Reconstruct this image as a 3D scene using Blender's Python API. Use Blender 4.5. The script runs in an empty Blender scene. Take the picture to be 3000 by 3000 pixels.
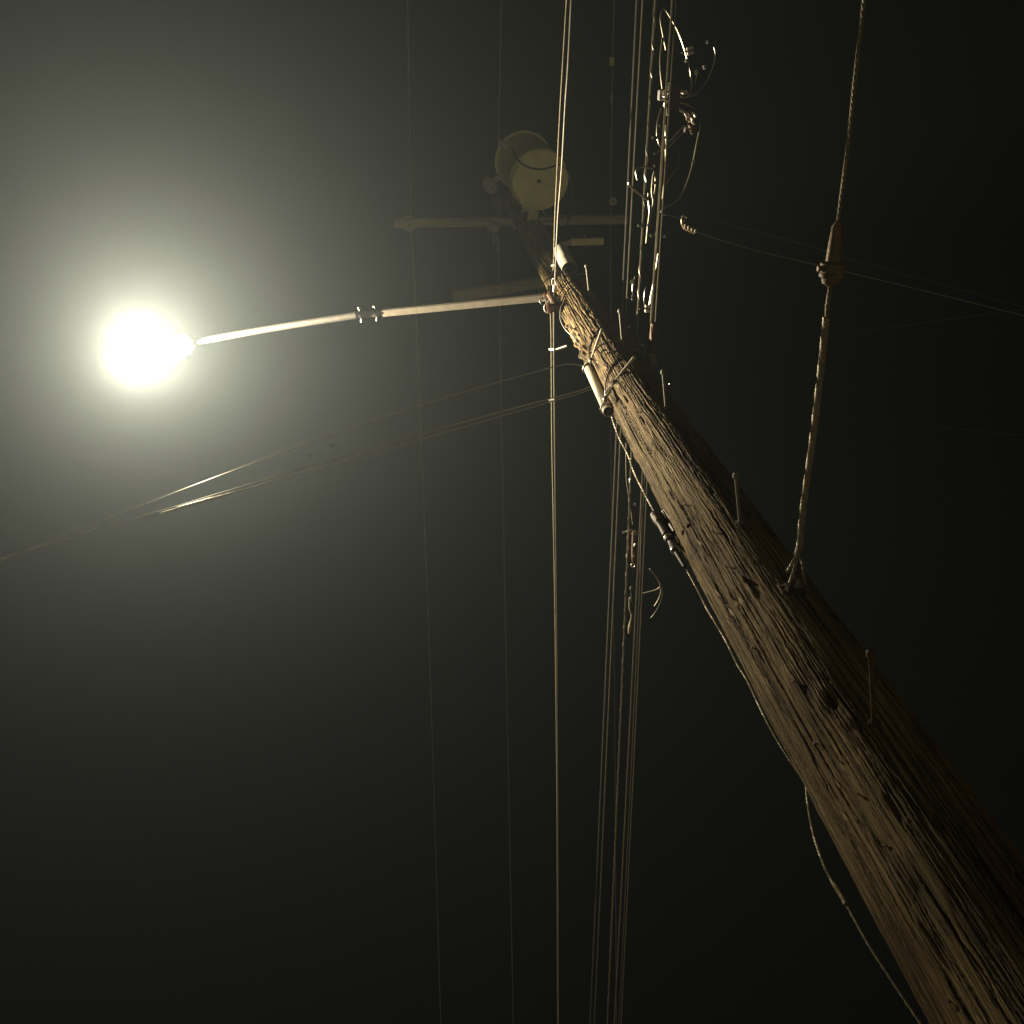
import bpy, bmesh, math, random
import numpy as np
from mathutils import Vector, Matrix

S = bpy.context.scene
C = S.collection
rng = np.random.default_rng(7)
random.seed(7)

# ------------------------------------------------------------------ camera
# measured from the photograph: focal length 2800 px of 3000, zenith at pixel (1180, 80)
F = 2800.0
CAMZ = 1.6
_up = np.array([1180 - 1500, 1500 - 80, -F]); _up /= np.linalg.norm(_up)
_x = np.array([1, 0, 0.]) - _up[0] * _up; _x /= np.linalg.norm(_x)
_y = np.cross(_up, _x)
B = np.array([_x, _y, _up])                     # camera -> world rotation
cam_d = bpy.data.cameras.new('camera'); cam = bpy.data.objects.new('camera', cam_d); C.objects.link(cam)
cam_d.sensor_width = 36; cam_d.sensor_height = 36; cam_d.lens = 36 * F / 3000
cam_d.clip_start = 0.05; cam_d.clip_end = 2000
M = Matrix([list(B[0]) + [0], list(B[1]) + [0], list(B[2]) + [CAMZ], [0, 0, 0, 1]])
cam.matrix_world = M
S.camera = cam

# ------------------------------------------------------------------ world: a night sky, sun far below the horizon
W = bpy.data.worlds.new('World'); S.world = W; W.use_nodes = True
nt = W.node_tree
sky = nt.nodes.new('ShaderNodeTexSky'); sky.sky_type = 'NISHITA'; sky.sun_disc = False
sky.sun_elevation = math.radians(-9); sky.sun_rotation = math.radians(120)
bg = nt.nodes['Background']; nt.links.new(sky.outputs[0], bg.inputs[0]); bg.inputs[1].default_value = 0.05

S.view_settings.view_transform = 'Standard'; S.view_settings.look = 'None'
S.view_settings.exposure = 0.0; S.view_settings.gamma = 1.0
S.view_settings.use_curve_mapping = False
S.cycles.use_denoising = True
S.cycles.volume_bounces = 0
S.cycles.max_bounces = 6
S.cycles.adaptive_threshold = 0.005
S.cycles.sample_clamp_indirect = 2
S.cycles.caustics_reflective = False; S.cycles.caustics_refractive = False

LAMP_W = 3700.0
LAMP_COL = (1.0, 0.83, 0.58)
HAZE_DENSITY = 0.0100
HAZE_COL = (0.72, 0.88, 1.0)
HAZE_G = 0.79

# ------------------------------------------------------------------ geometry of the place
AX, AY = 1.092955, 1.674948                     # pole axis


def rad(z):
    return 0.175100 - 0.00666675 * (z - CAMZ)


def ray(x, y):
    w = B @ np.array([x - 1500, 1500 - y, -F]); return w / np.linalg.norm(w)


def P(x, y, z):
    """world point at height z seen at photo pixel x, y"""
    w = ray(x, y); return Vector(w * ((z - CAMZ) / w[2])) + Vector((0, 0, CAMZ))


def PX(x, y, X0):
    w = ray(x, y); return Vector(w * (X0 / w[0])) + Vector((0, 0, CAMZ))


def pole_pt(th, z, off=0.0):
    r = rad(z) + off; a = math.radians(th)
    return Vector((AX + r * math.cos(a), AY + r * math.sin(a), z))


def on_pole(x, y):
    w = ray(x, y)
    for t in np.arange(1.5, 14, 0.004):
        q = w * t
        if math.hypot(q[0] - AX, q[1] - AY) < rad(q[2] + CAMZ):
            return Vector((q[0], q[1], q[2] + CAMZ))
    return None


# ------------------------------------------------------------------ materials
def mat(name, col, rough=0.6, metal=0.0, var=0.25, vscale=30, bump=0.0, bscale=80, stretch=(1, 1, 1), col2=None, spec=0.5, rv=.12):
    m = bpy.data.materials.new(name); m.use_nodes = True
    t = m.node_tree; b = t.nodes['Principled BSDF']
    tc = t.nodes.new('ShaderNodeTexCoord'); mp = t.nodes.new('ShaderNodeMapping')
    t.links.new(tc.outputs['Object'], mp.inputs[0]); mp.inputs['Scale'].default_value = stretch
    n = t.nodes.new('ShaderNodeTexNoise'); n.inputs['Scale'].default_value = vscale; n.inputs['Detail'].default_value = 6
    n.inputs['Roughness'].default_value = 0.65
    t.links.new(mp.outputs[0], n.inputs['Vector'])
    r = t.nodes.new('ShaderNodeValToRGB'); t.links.new(n.outputs[0], r.inputs[0])
    r.color_ramp.elements[0].position = 0.3; r.color_ramp.elements[1].position = 0.7
    c2 = col2 or tuple(c * (1 - var) for c in col)
    r.color_ramp.elements[0].color = (*c2, 1); r.color_ramp.elements[1].color = (*[min(1, c * (1 + var * .5)) for c in col], 1)
    t.links.new(r.outputs[0], b.inputs['Base Color'])
    b.inputs['Metallic'].default_value = metal; b.inputs['Specular IOR Level'].default_value = spec
    rr = t.nodes.new('ShaderNodeMapRange'); t.links.new(n.outputs[0], rr.inputs[0])
    rr.inputs['To Min'].default_value = max(.05, rough - rv); rr.inputs['To Max'].default_value = min(1, rough + rv)
    t.links.new(rr.outputs[0], b.inputs['Roughness'])
    if bump:
        n2 = t.nodes.new('ShaderNodeTexNoise'); n2.inputs['Scale'].default_value = bscale; n2.inputs['Detail'].default_value = 5
        t.links.new(mp.outputs[0], n2.inputs['Vector'])
        bp = t.nodes.new('ShaderNodeBump'); bp.inputs['Strength'].default_value = bump; bp.inputs['Distance'].default_value = 0.004
        t.links.new(n2.outputs[0], bp.inputs['Height']); t.links.new(bp.outputs[0], b.inputs['Normal'])
    return m


def wood_mat():
    m = bpy.data.materials.new('weathered_wood'); m.use_nodes = True
    t = m.node_tree; b = t.nodes['Principled BSDF']; L = t.links.new
    tc = t.nodes.new('ShaderNodeTexCoord')

    def noise(sc, det, stretch, rough=.6, dist=0):
        mp = t.nodes.new('ShaderNodeMapping'); mp.inputs['Scale'].default_value = stretch
        L(tc.outputs['Object'], mp.inputs[0])
        n = t.nodes.new('ShaderNodeTexNoise'); n.inputs['Scale'].default_value = sc
        n.inputs['Detail'].default_value = det; n.inputs['Roughness'].default_value = rough; n.inputs['Distortion'].default_value = dist
        L(mp.outputs[0], n.inputs['Vector']); return n
    grain = noise(95, 8, (1, 1, .035), .75, .25)
    patch = noise(3.0, 5, (1, 1, .5), .6)
    fleck = noise(160, 3, (1, 1, .12), .6)
    r = t.nodes.new('ShaderNodeValToRGB'); L(grain.outputs[0], r.inputs[0])
    e = r.color_ramp.elements
    e[0].position = .33; e[0].color = (.055, .037, .019, 1)
    e[1].position = .68; e[1].color = (.66, .53, .26, 1)
    k = e.new(.5); k.color = (.38, .285, .135, 1)
    # creosote: the wood is darker and redder towards the butt and in patches
    dark = t.nodes.new('ShaderNodeValToRGB'); L(patch.outputs[0], dark.inputs[0])
    dark.color_ramp.elements[0].position = .36; dark.color_ramp.elements[0].color = (.46, .38, .30, 1)
    dark.color_ramp.elements[1].position = .58; dark.color_ramp.elements[1].color = (1, 1, 1, 1)
    mx = t.nodes.new('ShaderNodeMix'); mx.data_type = 'RGBA'; mx.blend_type = 'MULTIPLY'; mx.inputs[0].default_value = 1
    L(r.outputs[0], mx.inputs[6]); L(dark.outputs[0], mx.inputs[7])
    # shade of cracks and pits put into the colour, by depth; knots darker too
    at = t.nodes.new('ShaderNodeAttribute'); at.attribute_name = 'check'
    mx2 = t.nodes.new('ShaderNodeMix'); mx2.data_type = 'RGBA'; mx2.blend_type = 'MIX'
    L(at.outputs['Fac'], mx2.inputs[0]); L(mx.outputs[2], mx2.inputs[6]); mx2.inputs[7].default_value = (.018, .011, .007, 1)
    L(mx2.outputs[2], b.inputs['Base Color'])
    b.inputs['Roughness'].default_value = .72; b.inputs['Specular IOR Level'].default_value = .3
    ad = t.nodes.new('ShaderNodeMath'); ad.operation = 'ADD'; L(grain.outputs[0], ad.inputs[0])
    ml = t.nodes.new('ShaderNodeMath'); ml.operation = 'MULTIPLY'; ml.inputs[1].default_value = .5
    L(fleck.outputs[0], ml.inputs[0]); L(ml.outputs[0], ad.inputs[1])
    bp = t.nodes.new('ShaderNodeBump'); bp.inputs['Strength'].default_value = 1.0; bp.inputs['Distance'].default_value = .018
    L(ad.outputs[0], bp.inputs['Height']); L(bp.outputs[0], b.inputs['Normal'])
    return m


WOOD = wood_mat()
ARMWOOD = mat('crossarm_wood', (.46, .38, .25), .8, var=.4, vscale=20, bump=.8, bscale=60, stretch=(.1, 1, 1))
GALV = mat('galvanised_steel', (.42, .42, .40), .45, .75, .3, 40, .3)
RUST = mat('rusty_steel', (.14, .09, .055), .7, .5, .4, 60, .5, col2=(.07, .045, .03))
DKMET = mat('dark_iron', (.07, .065, .06), .55, .6, .4, 50, .3)
ALU = mat('aluminium_strand', (.60, .57, .50), .35, 1.0, .2, 20, rv=.04)
DULLALU = mat('oxidised_aluminium', (.34, .34, .33), .55, .5, .3, 30)
BLACKPE = mat('black_cable_jacket', (.050, .048, .042), .32, 0, .3, 30, spec=.7)
GREYPE = mat('grey_cable_jacket', (.28, .255, .19), .33, .8, .3, 12, spec=.8, rv=.04)
PIPEM = mat('weathered_pipe', (.13, .125, .11), .6, .2, .3, 20, .2)
COLLARM = mat('browned_casting', (.20, .155, .10), .6, .3, .4, 50, .5)
STRAND = mat('steel_strand', (.36, .33, .24), .5, .45, .4, 40, rv=.06)
OLDSTRAND = mat('tarnished_strand', (.26, .23, .14), .6, .3, .5, 60, .4, 200)
TANK = mat('transformer_paint', (.86, .80, .38), .5, 0, .18, 5, .15, 40)
PORC = mat('grey_porcelain', (.48, .46, .42), .22, 0, .15, 20)
BRPORC = mat('brown_porcelain', (.10, .05, .03), .2, 0, .2, 20)
CANM = mat('canister_paint', (.62, .58, .48), .4, .1, .2, 12, .1)
PVC = mat('cable_guard_plastic', (.62, .58, .45), .4, 0, .2, 8, .15)
STEPM = mat('dull_step_steel', (.26, .25, .19), .6, .2, .4, 60, .4)
ARMMET = mat('lamp_arm_metal', (.46, .42, .34), .5, .45, .2, 20, .2)
GROUND = mat('pale_concrete', (.45, .43, .37), .9, 0, .25, 1.5, .5, 60)


# ------------------------------------------------------------------ object helpers
def tag(o, label=None, cat=None, group=None, kind=None):
    if label: o['label'] = label
    if cat: o['category'] = cat
    if group: o['group'] = group
    if kind: o['kind'] = kind
    return o


def empty(name, loc, label, cat, group=None):
    o = bpy.data.objects.new(name, None); C.objects.link(o); o.location = loc; o.empty_display_size = .1
    tag(o, label, cat, group)
    return o


def obj(name, bm, m, parent=None, smooth=True, label=None):
    me = bpy.data.meshes.new(name)
    bmesh.ops.recalc_face_normals(bm, faces=bm.faces)
    bm.to_mesh(me); bm.free()
    me.materials.append(m)
    if smooth:
        me.polygons.foreach_set('use_smooth', [True] * len(me.polygons))
        try:
            me.set_sharp_from_angle(angle=math.radians(40))
        except Exception:
            pass
    o = bpy.data.objects.new(name, me); C.objects.link(o)
    if parent:
        o.parent = parent
        # geometry is written in world coordinates: bring it into the parent's frame
        inv = Matrix.Translation(-parent_world(parent))
        me.transform(inv)
    else:
        # origin at the lowest point's location
        zs = min(me.vertices, key=lambda v: v.co.z).co.copy()
        me.transform(Matrix.Translation(-zs)); o.location = zs
    if label: o['label'] = label
    return o


def parent_world(p):
    v = Vector((0, 0, 0))
    while p:
        v += Vector(p.location); p = p.parent
    return v


def frame(d, ref=Vector((0, 0, 1))):
    d = d.normalized()
    if abs(d.dot(ref)) > .97: ref = Vector((1, 0, 0))
    s = d.cross(ref).normalized(); u = s.cross(d).normalized()
    return d, s, u


def tube(bm, pts, r, n=8, cap=True):
    pts = [Vector(p) for p in pts]
    rs = r if isinstance(r, (list, tuple)) else [r] * len(pts)
    N = len(pts); prev = None; rings = []
    for i, p in enumerate(pts):
        a = pts[max(0, i - 1)]; b = pts[min(N - 1, i + 1)]
        d = (b - a).normalized()
        if prev is None:
            _, s, u = frame(d)
        else:
            s = (prev - d * prev.dot(d))
            s = s.normalized() if s.length > 1e-6 else frame(d)[1]
            u = s.cross(d)
        prev = s
        rings.append([bm.verts.new(p + (s * math.cos(2 * math.pi * k / n) + u * math.sin(2 * math.pi * k / n)) * rs[i]) for k in range(n)])
    for a, b in zip(rings, rings[1:]):
        for k in range(n):
            bm.faces.new((a[k], a[(k + 1) % n], b[(k + 1) % n], b[k]))
    if cap:
        bm.faces.new(rings[0]); bm.faces.new(rings[-1][::-1])
    return rings


def smooth_path(pts, k=8):
    pts = [Vector(p) for p in pts]
    if len(pts) < 3: return pts
    out = []
    q = [pts[0] * 2 - pts[1]] + pts + [pts[-1] * 2 - pts[-2]]
    for i in range(1, len(q) - 2):
        a, b, c, d = q[i - 1], q[i], q[i + 1], q[i + 2]
        for j in range(k):
            t = j / k
            out.append(.5 * ((2 * b) + (c - a) * t + (2 * a - 5 * b + 4 * c - d) * t * t + (3 * b - a - 3 * c + d) * t ** 3))
    out.append(pts[-1]); return out


def strand(bm, pts, r, nst=3, pitch=.06, n=6, r_each=None):
    """a strand of nst wires twisted round a path"""
    pts = [Vector(p) for p in pts]
    # resample
    L = [0]
    for a, b in zip(pts, pts[1:]): L.append(L[-1] + (b - a).length)
    tot = L[-1]; m = max(8, int(tot / (pitch / 7)))
    P_ = []
    j = 0
    for i in range(m + 1):
        s = tot * i / m
        while j < len(L) - 2 and L[j + 1] < s: j += 1
        t = (s - L[j]) / max(1e-9, L[j + 1] - L[j]); P_.append(pts[j].lerp(pts[j + 1], t))
    re = r_each or r * .55
    for k in range(nst):
        q = []
        prev = None
        for i, p in enumerate(P_):
            d = (P_[min(m, i + 1)] - P_[max(0, i - 1)]).normalized()
            if prev is None: s = frame(d)[1]
            else: s = (prev - d * prev.dot(d)).normalized()
            prev = s; u = s.cross(d)
            a = 2 * math.pi * (k / nst + (tot * i / m) / pitch)
            q.append(p + (s * math.cos(a) + u * math.sin(a)) * (r - re))
        tube(bm, q, re, n)


def box(bm, c, dx, dy, dz, X=Vector((1, 0, 0)), Y=Vector((0, 1, 0)), Z=Vector((0, 0, 1)), bev=0.0):
    c = Vector(c); vs = []
    for i in (-1, 1):
        for j in (-1, 1):
            for k in (-1, 1):
                vs.append(bm.verts.new(c + X * (i * dx / 2) + Y * (j * dy / 2) + Z * (k * dz / 2)))
    fs = []
    for f in ((0, 1, 3, 2), (4, 6, 7, 5), (0, 4, 5, 1), (2, 3, 7, 6), (0, 2, 6, 4), (1, 5, 7, 3)):
        fs.append(bm.faces.new([vs[i] for i in f]))
    if bev:
        es = list({e for f in fs for e in f.edges})
        bmesh.ops.bevel(bm, geom=es, offset=bev, segments=2, affect='EDGES')


def lathe(bm, base, axis, prof, n=24, caps=True):
    """prof: list of (distance along axis, radius)"""
    d, s, u = frame(Vector(axis))
    base = Vector(base); rings = []
    for h, r in prof:
        r = max(r, 1e-4)
        rings.append([bm.verts.new(base + d * h + (s * math.cos(2 * math.pi * k / n) + u * math.sin(2 * math.pi * k / n)) * r) for k in range(n)])
    for a, b in zip(rings, rings[1:]):
        for k in range(n): bm.faces.new((a[k], a[(k + 1) % n], b[(k + 1) % n], b[k]))
    if caps:
        bm.faces.new(rings[0]); bm.faces.new(rings[-1][::-1])


def one(name, m, fn, parent=None, label=None, smooth=True):
    bm = bmesh.new(); fn(bm); return obj(name, bm, m, parent, smooth, label)


# ------------------------------------------------------------------ ground
bm = bmesh.new()
gs = 300
n = 24
bmesh.ops.create_grid(bm, x_segments=60, y_segments=60, size=gs)
for v in bm.verts: v.co.z = .03 * math.sin(v.co.x * .05) * math.cos(v.co.y * .04) - .03
o = obj('ground', bm, GROUND); tag(o, kind='structure')

# ------------------------------------------------------------------ the wooden pole
POLE = empty('utility_pole', (AX, AY, 0), 'tall weathered brown wooden utility pole with deep cracks, lit from the left', 'utility pole')
TOP = 12.35
TAU = 2 * math.pi


def build_pole():
    z1 = np.arange(0, 2.4, .06); z2 = []
    z = 2.4
    while z < 6: z2.append(z); z += .0055
    while z < 9.6: z2.append(z); z += .008
    while z < TOP: z2.append(z); z += .04
    Z = np.concatenate([z1, np.array(z2), [TOP]])
    NA = 640
    th = np.arange(NA) / NA * TAU
    R0 = 0.175100 - 0.00666675 * (Z - CAMZ)
    nz = len(Z)
    D = np.zeros((nz, NA)); K = np.zeros((nz, NA))
    T = th[None, :]; ZZ = Z[:, None]
    # large irregularity of the trunk
    for k in range(10):
        a = rng.integers(1, 5); f = rng.uniform(.3, 1.6); ph, ph2 = rng.uniform(0, TAU, 2)
        D += .0016 * np.sin(a * T + ph + .6 * np.sin(f * ZZ + ph2)) * np.sin(f * ZZ * 1.3 + ph2)

    # shared flow of the grain, in radians, function of z and coarse angle
    def flow(z, a0):
        k = .22 + .6 * np.clip((z - 5.2) / 1.2, 0, 1)
        return k * (.10 * np.sin(.9 * z + 1.0 + .8 * math.sin(a0)) + .030 * np.sin(3.1 * z + 2 * math.cos(a0 * 2)) + .018 * np.sin(8.3 * z + 3.0 * a0)
                + .010 * np.sin(19. * z + 7 * a0))

    def crack(a0, zc, ln, w, dep, jag):
        w *= 1 + 1.1 * min(1, max(0, (zc - 5) / 2.5))
        i0 = np.searchsorted(Z, zc - ln / 2); i1 = np.searchsorted(Z, zc + ln / 2)
        if i1 - i0 < 3: return
        zz = Z[i0:i1]
        j = np.cumsum(rng.normal(0, 1, len(zz))); j -= np.linspace(0, j[-1], len(zz)); j *= jag / max(1, len(zz) ** .5)
        # stepped sideways jumps like splitting fibre
        c = a0 + flow(zz, a0) + j
        s = (zz - (zc - ln / 2)) / ln
        env = np.clip(np.minimum(s, 1 - s) * 6, 0, 1) ** .6
        env = env * (.75 + .25 * np.sin(zz * rng.uniform(4, 12) + rng.uniform(0, 6)))
        ww = w * (.4 + .6 * env) * (.8 + .35 * np.sin(zz * rng.uniform(5, 14)))
        half = max(3, int(3 * w / (R0[i0] * TAU / NA)) + 2)
        ci = np.round(c / TAU * NA).astype(int)
        for o in range(-half, half + 1):
            idx = (ci + o)
            d = (idx / NA * TAU - c) * R0[i0:i1]
            pr = np.exp(-(np.abs(d) / ww) ** 2.2) * env
            idm = idx % NA
            rows = np.arange(i0, i1)
            D[rows, idm] -= dep * pr
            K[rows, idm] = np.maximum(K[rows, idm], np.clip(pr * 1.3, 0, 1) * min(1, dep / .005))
            # slightly raised lips
    # major checks
    for k in range(560):
        crack(rng.uniform(0, TAU), rng.uniform(0, 12), rng.uniform(.35, 2.2), rng.uniform(.0012, .0028), rng.uniform(.008, .016), .05)
    for k in range(2400):
        crack(rng.uniform(0, TAU), rng.uniform(2, 10), rng.uniform(.15, .9), rng.uniform(.0009, .0015), rng.uniform(.003, .006), .03)
    # broken-out slivers and pits
    for k in range(160):
        a0 = rng.uniform(0, TAU); zc = rng.uniform(2.4, 9.5); ln = rng.uniform(.02, .12); w = rng.uniform(.004, .012)
        i0 = np.searchsorted(Z, zc - ln); i1 = np.searchsorted(Z, zc + ln)
        if i1 - i0 < 3: continue
        dd = ((T - a0 + math.pi) % TAU - math.pi) * .16
        g = np.exp(-((dd / w) ** 4 + ((ZZ[i0:i1] - zc) / (ln * .6)) ** 4))
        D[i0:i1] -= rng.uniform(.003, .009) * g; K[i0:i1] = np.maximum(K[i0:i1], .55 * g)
    # knots seen in the photograph (angle deg, height, size)
    for a, zc, s in ((-168, 4.45, .05), (-150, 4.05, .035), (-135, 3.55, .05), (-120, 3.45, .04), (-150, 5.25, .03), (178, 6.75, .03), (-140, 2.9, .05), (-95, 6.25, .035)):
        a0 = math.radians(a); i0 = np.searchsorted(Z, zc - .3); i1 = np.searchsorted(Z, zc + .3)
        dd = ((T - a0 + math.pi) % TAU - math.pi) * .16
        rr = np.sqrt((dd / s) ** 2 + ((ZZ[i0:i1] - zc) / (s * 2.2)) ** 2)
        D[i0:i1] += .007 * np.exp(-(rr) ** 2) - .012 * np.exp(-(rr / .35) ** 2) + .002 * np.sin(rr * 9) * np.exp(-rr ** 2)
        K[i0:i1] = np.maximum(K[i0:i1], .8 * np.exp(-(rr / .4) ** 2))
    # flakes standing proud on the lamp side
    for k in range(90):
        a0 = math.radians(rng.uniform(150, 200)) if k < 40 else rng.uniform(0, TAU)
        zc = rng.uniform(6.5, 7.5) if k < 40 else rng.uniform(2.5, 9)
        ln = rng.uniform(.02, .07); w = rng.uniform(.003, .008)
        i0 = np.searchsorted(Z, zc - ln * 2); i1 = np.searchsorted(Z, zc + ln * 2)
        dd = ((T - a0 + math.pi) % TAU - math.pi) * .15
        D[i0:i1] += (rng.uniform(.009, .02) if k < 40 else rng.uniform(.004, .011)) * np.exp(-((dd / w) ** 4 + ((ZZ[i0:i1] - zc) / ln) ** 4))
    # fibre relief (random columns, correlated along z)
    fib = rng.normal(0, 1, (nz // 12 + 3, NA))
    fi = np.arange(nz) / 12; a = fi.astype(int); fr = (fi - a)[:, None]
    D += .0007 * (fib[a] * (1 - fr) + fib[a + 1] * fr)
    D = np.clip(D, -.022, .024)
    RR = R0[:, None] + D
    X = RR * np.cos(T); Y = RR * np.sin(T)
    co = np.stack([X, Y, np.broadcast_to(ZZ, X.shape)], 2).reshape(-1, 3)
    co = np.concatenate([co, [[0, 0, 0], [0, 0, TOP + .01]]])
    i = np.arange(nz - 1)[:, None] * NA; jj = np.arange(NA)[None, :]; j2 = (jj + 1) % NA
    q = np.stack([i + jj, i + j2, i + NA + j2, i + NA + jj], 2).reshape(-1, 4)
    me = bpy.data.meshes.new('wooden_shaft')
    nv = len(co); nq = len(q)
    cap0 = np.stack([np.full(NA, nv - 2), (np.arange(NA) + 1) % NA, np.arange(NA)], 1)
    b0 = (nz - 1) * NA
    cap1 = np.stack([np.full(NA, nv - 1), b0 + np.arange(NA), b0 + (np.arange(NA) + 1) % NA], 1)
    loops = np.concatenate([q.ravel(), cap0.ravel(), cap1.ravel()])
    starts = np.concatenate([np.arange(nq) * 4, nq * 4 + np.arange(2 * NA) * 3])
    totals = np.concatenate([np.full(nq, 4), np.full(2 * NA, 3)])
    me.vertices.add(nv); me.vertices.foreach_set('co', co.ravel())
    me.loops.add(len(loops)); me.loops.foreach_set('vertex_index', loops.astype(np.int32))
    me.polygons.add(len(starts)); me.polygons.foreach_set('loop_start', starts.astype(np.int32))
    try: me.polygons.foreach_set('loop_total', totals.astype(np.int32))
    except Exception: pass
    me.polygons.foreach_set('use_smooth', np.ones(len(starts), bool))
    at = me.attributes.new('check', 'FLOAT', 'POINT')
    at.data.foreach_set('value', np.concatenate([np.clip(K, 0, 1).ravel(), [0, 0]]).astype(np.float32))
    me.update(calc_edges=True)
    me.materials.append(WOOD)
    o = bpy.data.objects.new('wooden_shaft', me); C.objects.link(o); o.parent = POLE
    return o


build_pole()


def step_bm(bm, base, d, L, r=.008, head=.014):
    d = Vector(d).normalized(); base = Vector(base)
    tube(bm, [base - d * .06, base, base + d * (L - .012)], r, 10)
    lathe(bm, base + d * (L - .012), d, [(-.004, r), (0, head), (.012, head * .95), (.018, head * .4)], 10)
    # square shank collar at the wood
    lathe(bm, base + d * .0, d, [(-.01, .017), (.004, .017), (.006, .010)], 6)


def rod_to(name, a, b, r, m, parent, head=.014, label=None):
    a, b = Vector(a), Vector(b)
    return one(name, m, lambda bm: step_bm(bm, a, b - a, (b - a).length, r, head), parent, label)


# climbing steps on the near right side (measured) and their partners on the far left side
for (bx, by), tp in (((1726, 858), (1717, 777)), ((1823, 1000), (1815, 908)), ((1951, 1195), (1942, 1086)), ((2168, 1532), (2155, 1389)), ((2560, 2120), (2550, 1910))):
    b = on_pole(bx, by)
    rod_to('pole_step', b, P(*tp, b.z + .01), .0056, STEPM if by < 1600 else RUST, POLE, .011)
for z in (8.25, 7.15, 6.05, 4.98, 3.9, 2.8):
    b = pole_pt(84, z)
    rod_to('pole_step', b, b + Vector((0, .17, 0)), .0056, STEPM, POLE, .011)
# two long bolts standing out of the lit face, with their plates
for (bx, by), (tx, ty), zt in (((1732, 1055), (1763, 966), 0), ((1798, 1122), (1858, 1047), 0)):
    b = on_pole(bx, by)
    t = P(tx, ty, b.z + .02)
    o = rod_to('through_bolt', b, t, .008, CANM, POLE, .009)
    one('square_washer', DKMET, lambda bm: box(bm, b + (t - b).normalized() * .005, .034, .034, .008, *[frame(t - b)[i] for i in (1, 2, 0)], bev=.001), o)

FRESH = mat('fresh_split_wood', (.68, .56, .34), .75, 0, .4, 60, .6, 120, stretch=(1, 1, .1))


def splinter(px, py, L_, w, tilt=.15):
    b = on_pole(px, py)
    if b is None: return
    nrm = Vector((b.x - AX, b.y - AY, 0)).normalized(); tng = Vector((-nrm.y, nrm.x, 0))
    def f(bm):
        vs = []
        for h, ww, o_ in ((-.5, .25, -.003), (-.15, 1, .003), (.2, .8, .006), (.5, .1, .010)):
            for s_ in (-1, 1):
                for d_ in (0, 1):
                    vs.append(bm.verts.new(b + Vector((0, 0, L_ * h)) + tng * (s_ * w * ww / 2 + tilt * L_ * h * .3) + nrm * (o_ - .006 + d_ * .005)))
        for i in range(3):
            q = vs[i * 4:i * 4 + 8]
            for f4 in ((0, 1, 5, 4), (2, 6, 7, 3), (1, 3, 7, 5), (0, 4, 6, 2)): bm.faces.new([q[j] for j in f4])
        bm.faces.new([vs[0], vs[2], vs[3], vs[1]]); bm.faces.new([vs[12], vs[13], vs[15], vs[14]])
    one('wood_splinter', FRESH, f, POLE, smooth=False)


for q_ in ((2172, 1762, .05, .014), (2160, 1770, .035, .012), (2146, 1795, .05, .010), (2137, 1822, .04, .009), (2104, 1738, .05, .007), (2052, 1592, .05, .007), (2472, 2250, .05, .007), (2480, 2395, .045, .008), (2458, 2300, .04, .005), (1752, 1062, .03, .008), (1812, 1132, .035, .012), (1828, 1128, .03, .009), (1775, 1078, .03, .010), (2410, 2190, .04, .005)):
    splinter(*q_)
for px_, py_ in ((1690, 960), (1756, 1010), (1868, 1210), (1905, 1330), (2010, 1480), (2090, 1560), (2210, 1900), (2330, 2000), (2395, 2180), (2520, 2330), (2600, 2480), (2790, 2935), (1830, 1195), (2130, 1660)):
    b = on_pole(px_, py_)
    if b is not None:
        nrm_ = Vector((b.x - AX, b.y - AY, 0)).normalized()
        one('nail', RUST, lambda bm: lathe(bm, b - nrm_ * .01, nrm_, [(0, .002), (.02, .002), (.0201, .005), (.022, .005)], 8), POLE)

# ------------------------------------------------------------------ street lamp on its long arm
LZ = 8.9
LC = P(408, 1040, LZ)
A0 = P(1606, 869, 8.22); A1 = P(1120, 916, 8.56); A2 = P(1045, 923, 8.60); A3 = P(538, 1008, 8.95)
hd = (LC - Vector((A1.x, A1.y, LC.z))); hd.z = 0; hd.normalize(); hs = Vector((-hd.y, hd.x, 0))
LAMP = empty('street_lamp', A0, 'lit street lamp with a white glowing lens at the end of its long arm', 'street lamp')


def sq_tube(bm, a, b, w, h):
    d, s, u = frame(b - a); box(bm, (a + b) / 2, (b - a).length, w, h, d, s, u, bev=.006)


one('arm_beam', ARMMET, lambda bm: sq_tube(bm, A0, A1, .052, .052), LAMP)
one('arm_sleeve', DULLALU, lambda bm: (tube(bm, [A1 + (A0 - A1).normalized() * .02, A2], .024, 14)), LAMP)
_am = (A2 + A3) / 2 + Vector((0, 0, .03))
one('arm_pipe', PIPEM, lambda bm: tube(bm, smooth_path([A2, _am, A3, LC - hd * .36 + Vector((0, 0, .07))]), .026, 14), LAMP)
for t_ in (.25, .85):
    c = A1.lerp(A2, t_); d, s, u = frame(A2 - A1)
    o = one('arm_clamp', PIPEM, lambda bm: lathe(bm, c - d * .012, d, [(0, .030), (.018, .030)], 14), LAMP)
    one('clamp_bolt', GALV, lambda bm: (tube(bm, [c - s * .052, c + s * .052], .006, 8), lathe(bm, c + s * .045, s, [(0, .011), (.01, .011)], 6), lathe(bm, c - s * .055, s, [(0, .011), (.01, .011)], 6)), o)
# pole bracket of the arm
pb = Vector((AX - rad(8.22), AY, 8.22))


def arm_bracket(bm):
    box(bm, pole_pt(172, 8.22, .012), .014, .10, .30, bev=.003)
    a = pole_pt(172, 8.22, .02)
    sq_tube(bm, a + Vector((.0, 0, 0)), A0 + (A1 - A0) * .03, .045, .045)
    for dz in (-.11, .11):
        lathe(bm, pole_pt(172, 8.22 + dz, .018), Vector((-1, .1, 0)), [(0, .017), (.014, .017), (.016, .009), (.045, .009)], 6)


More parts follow.
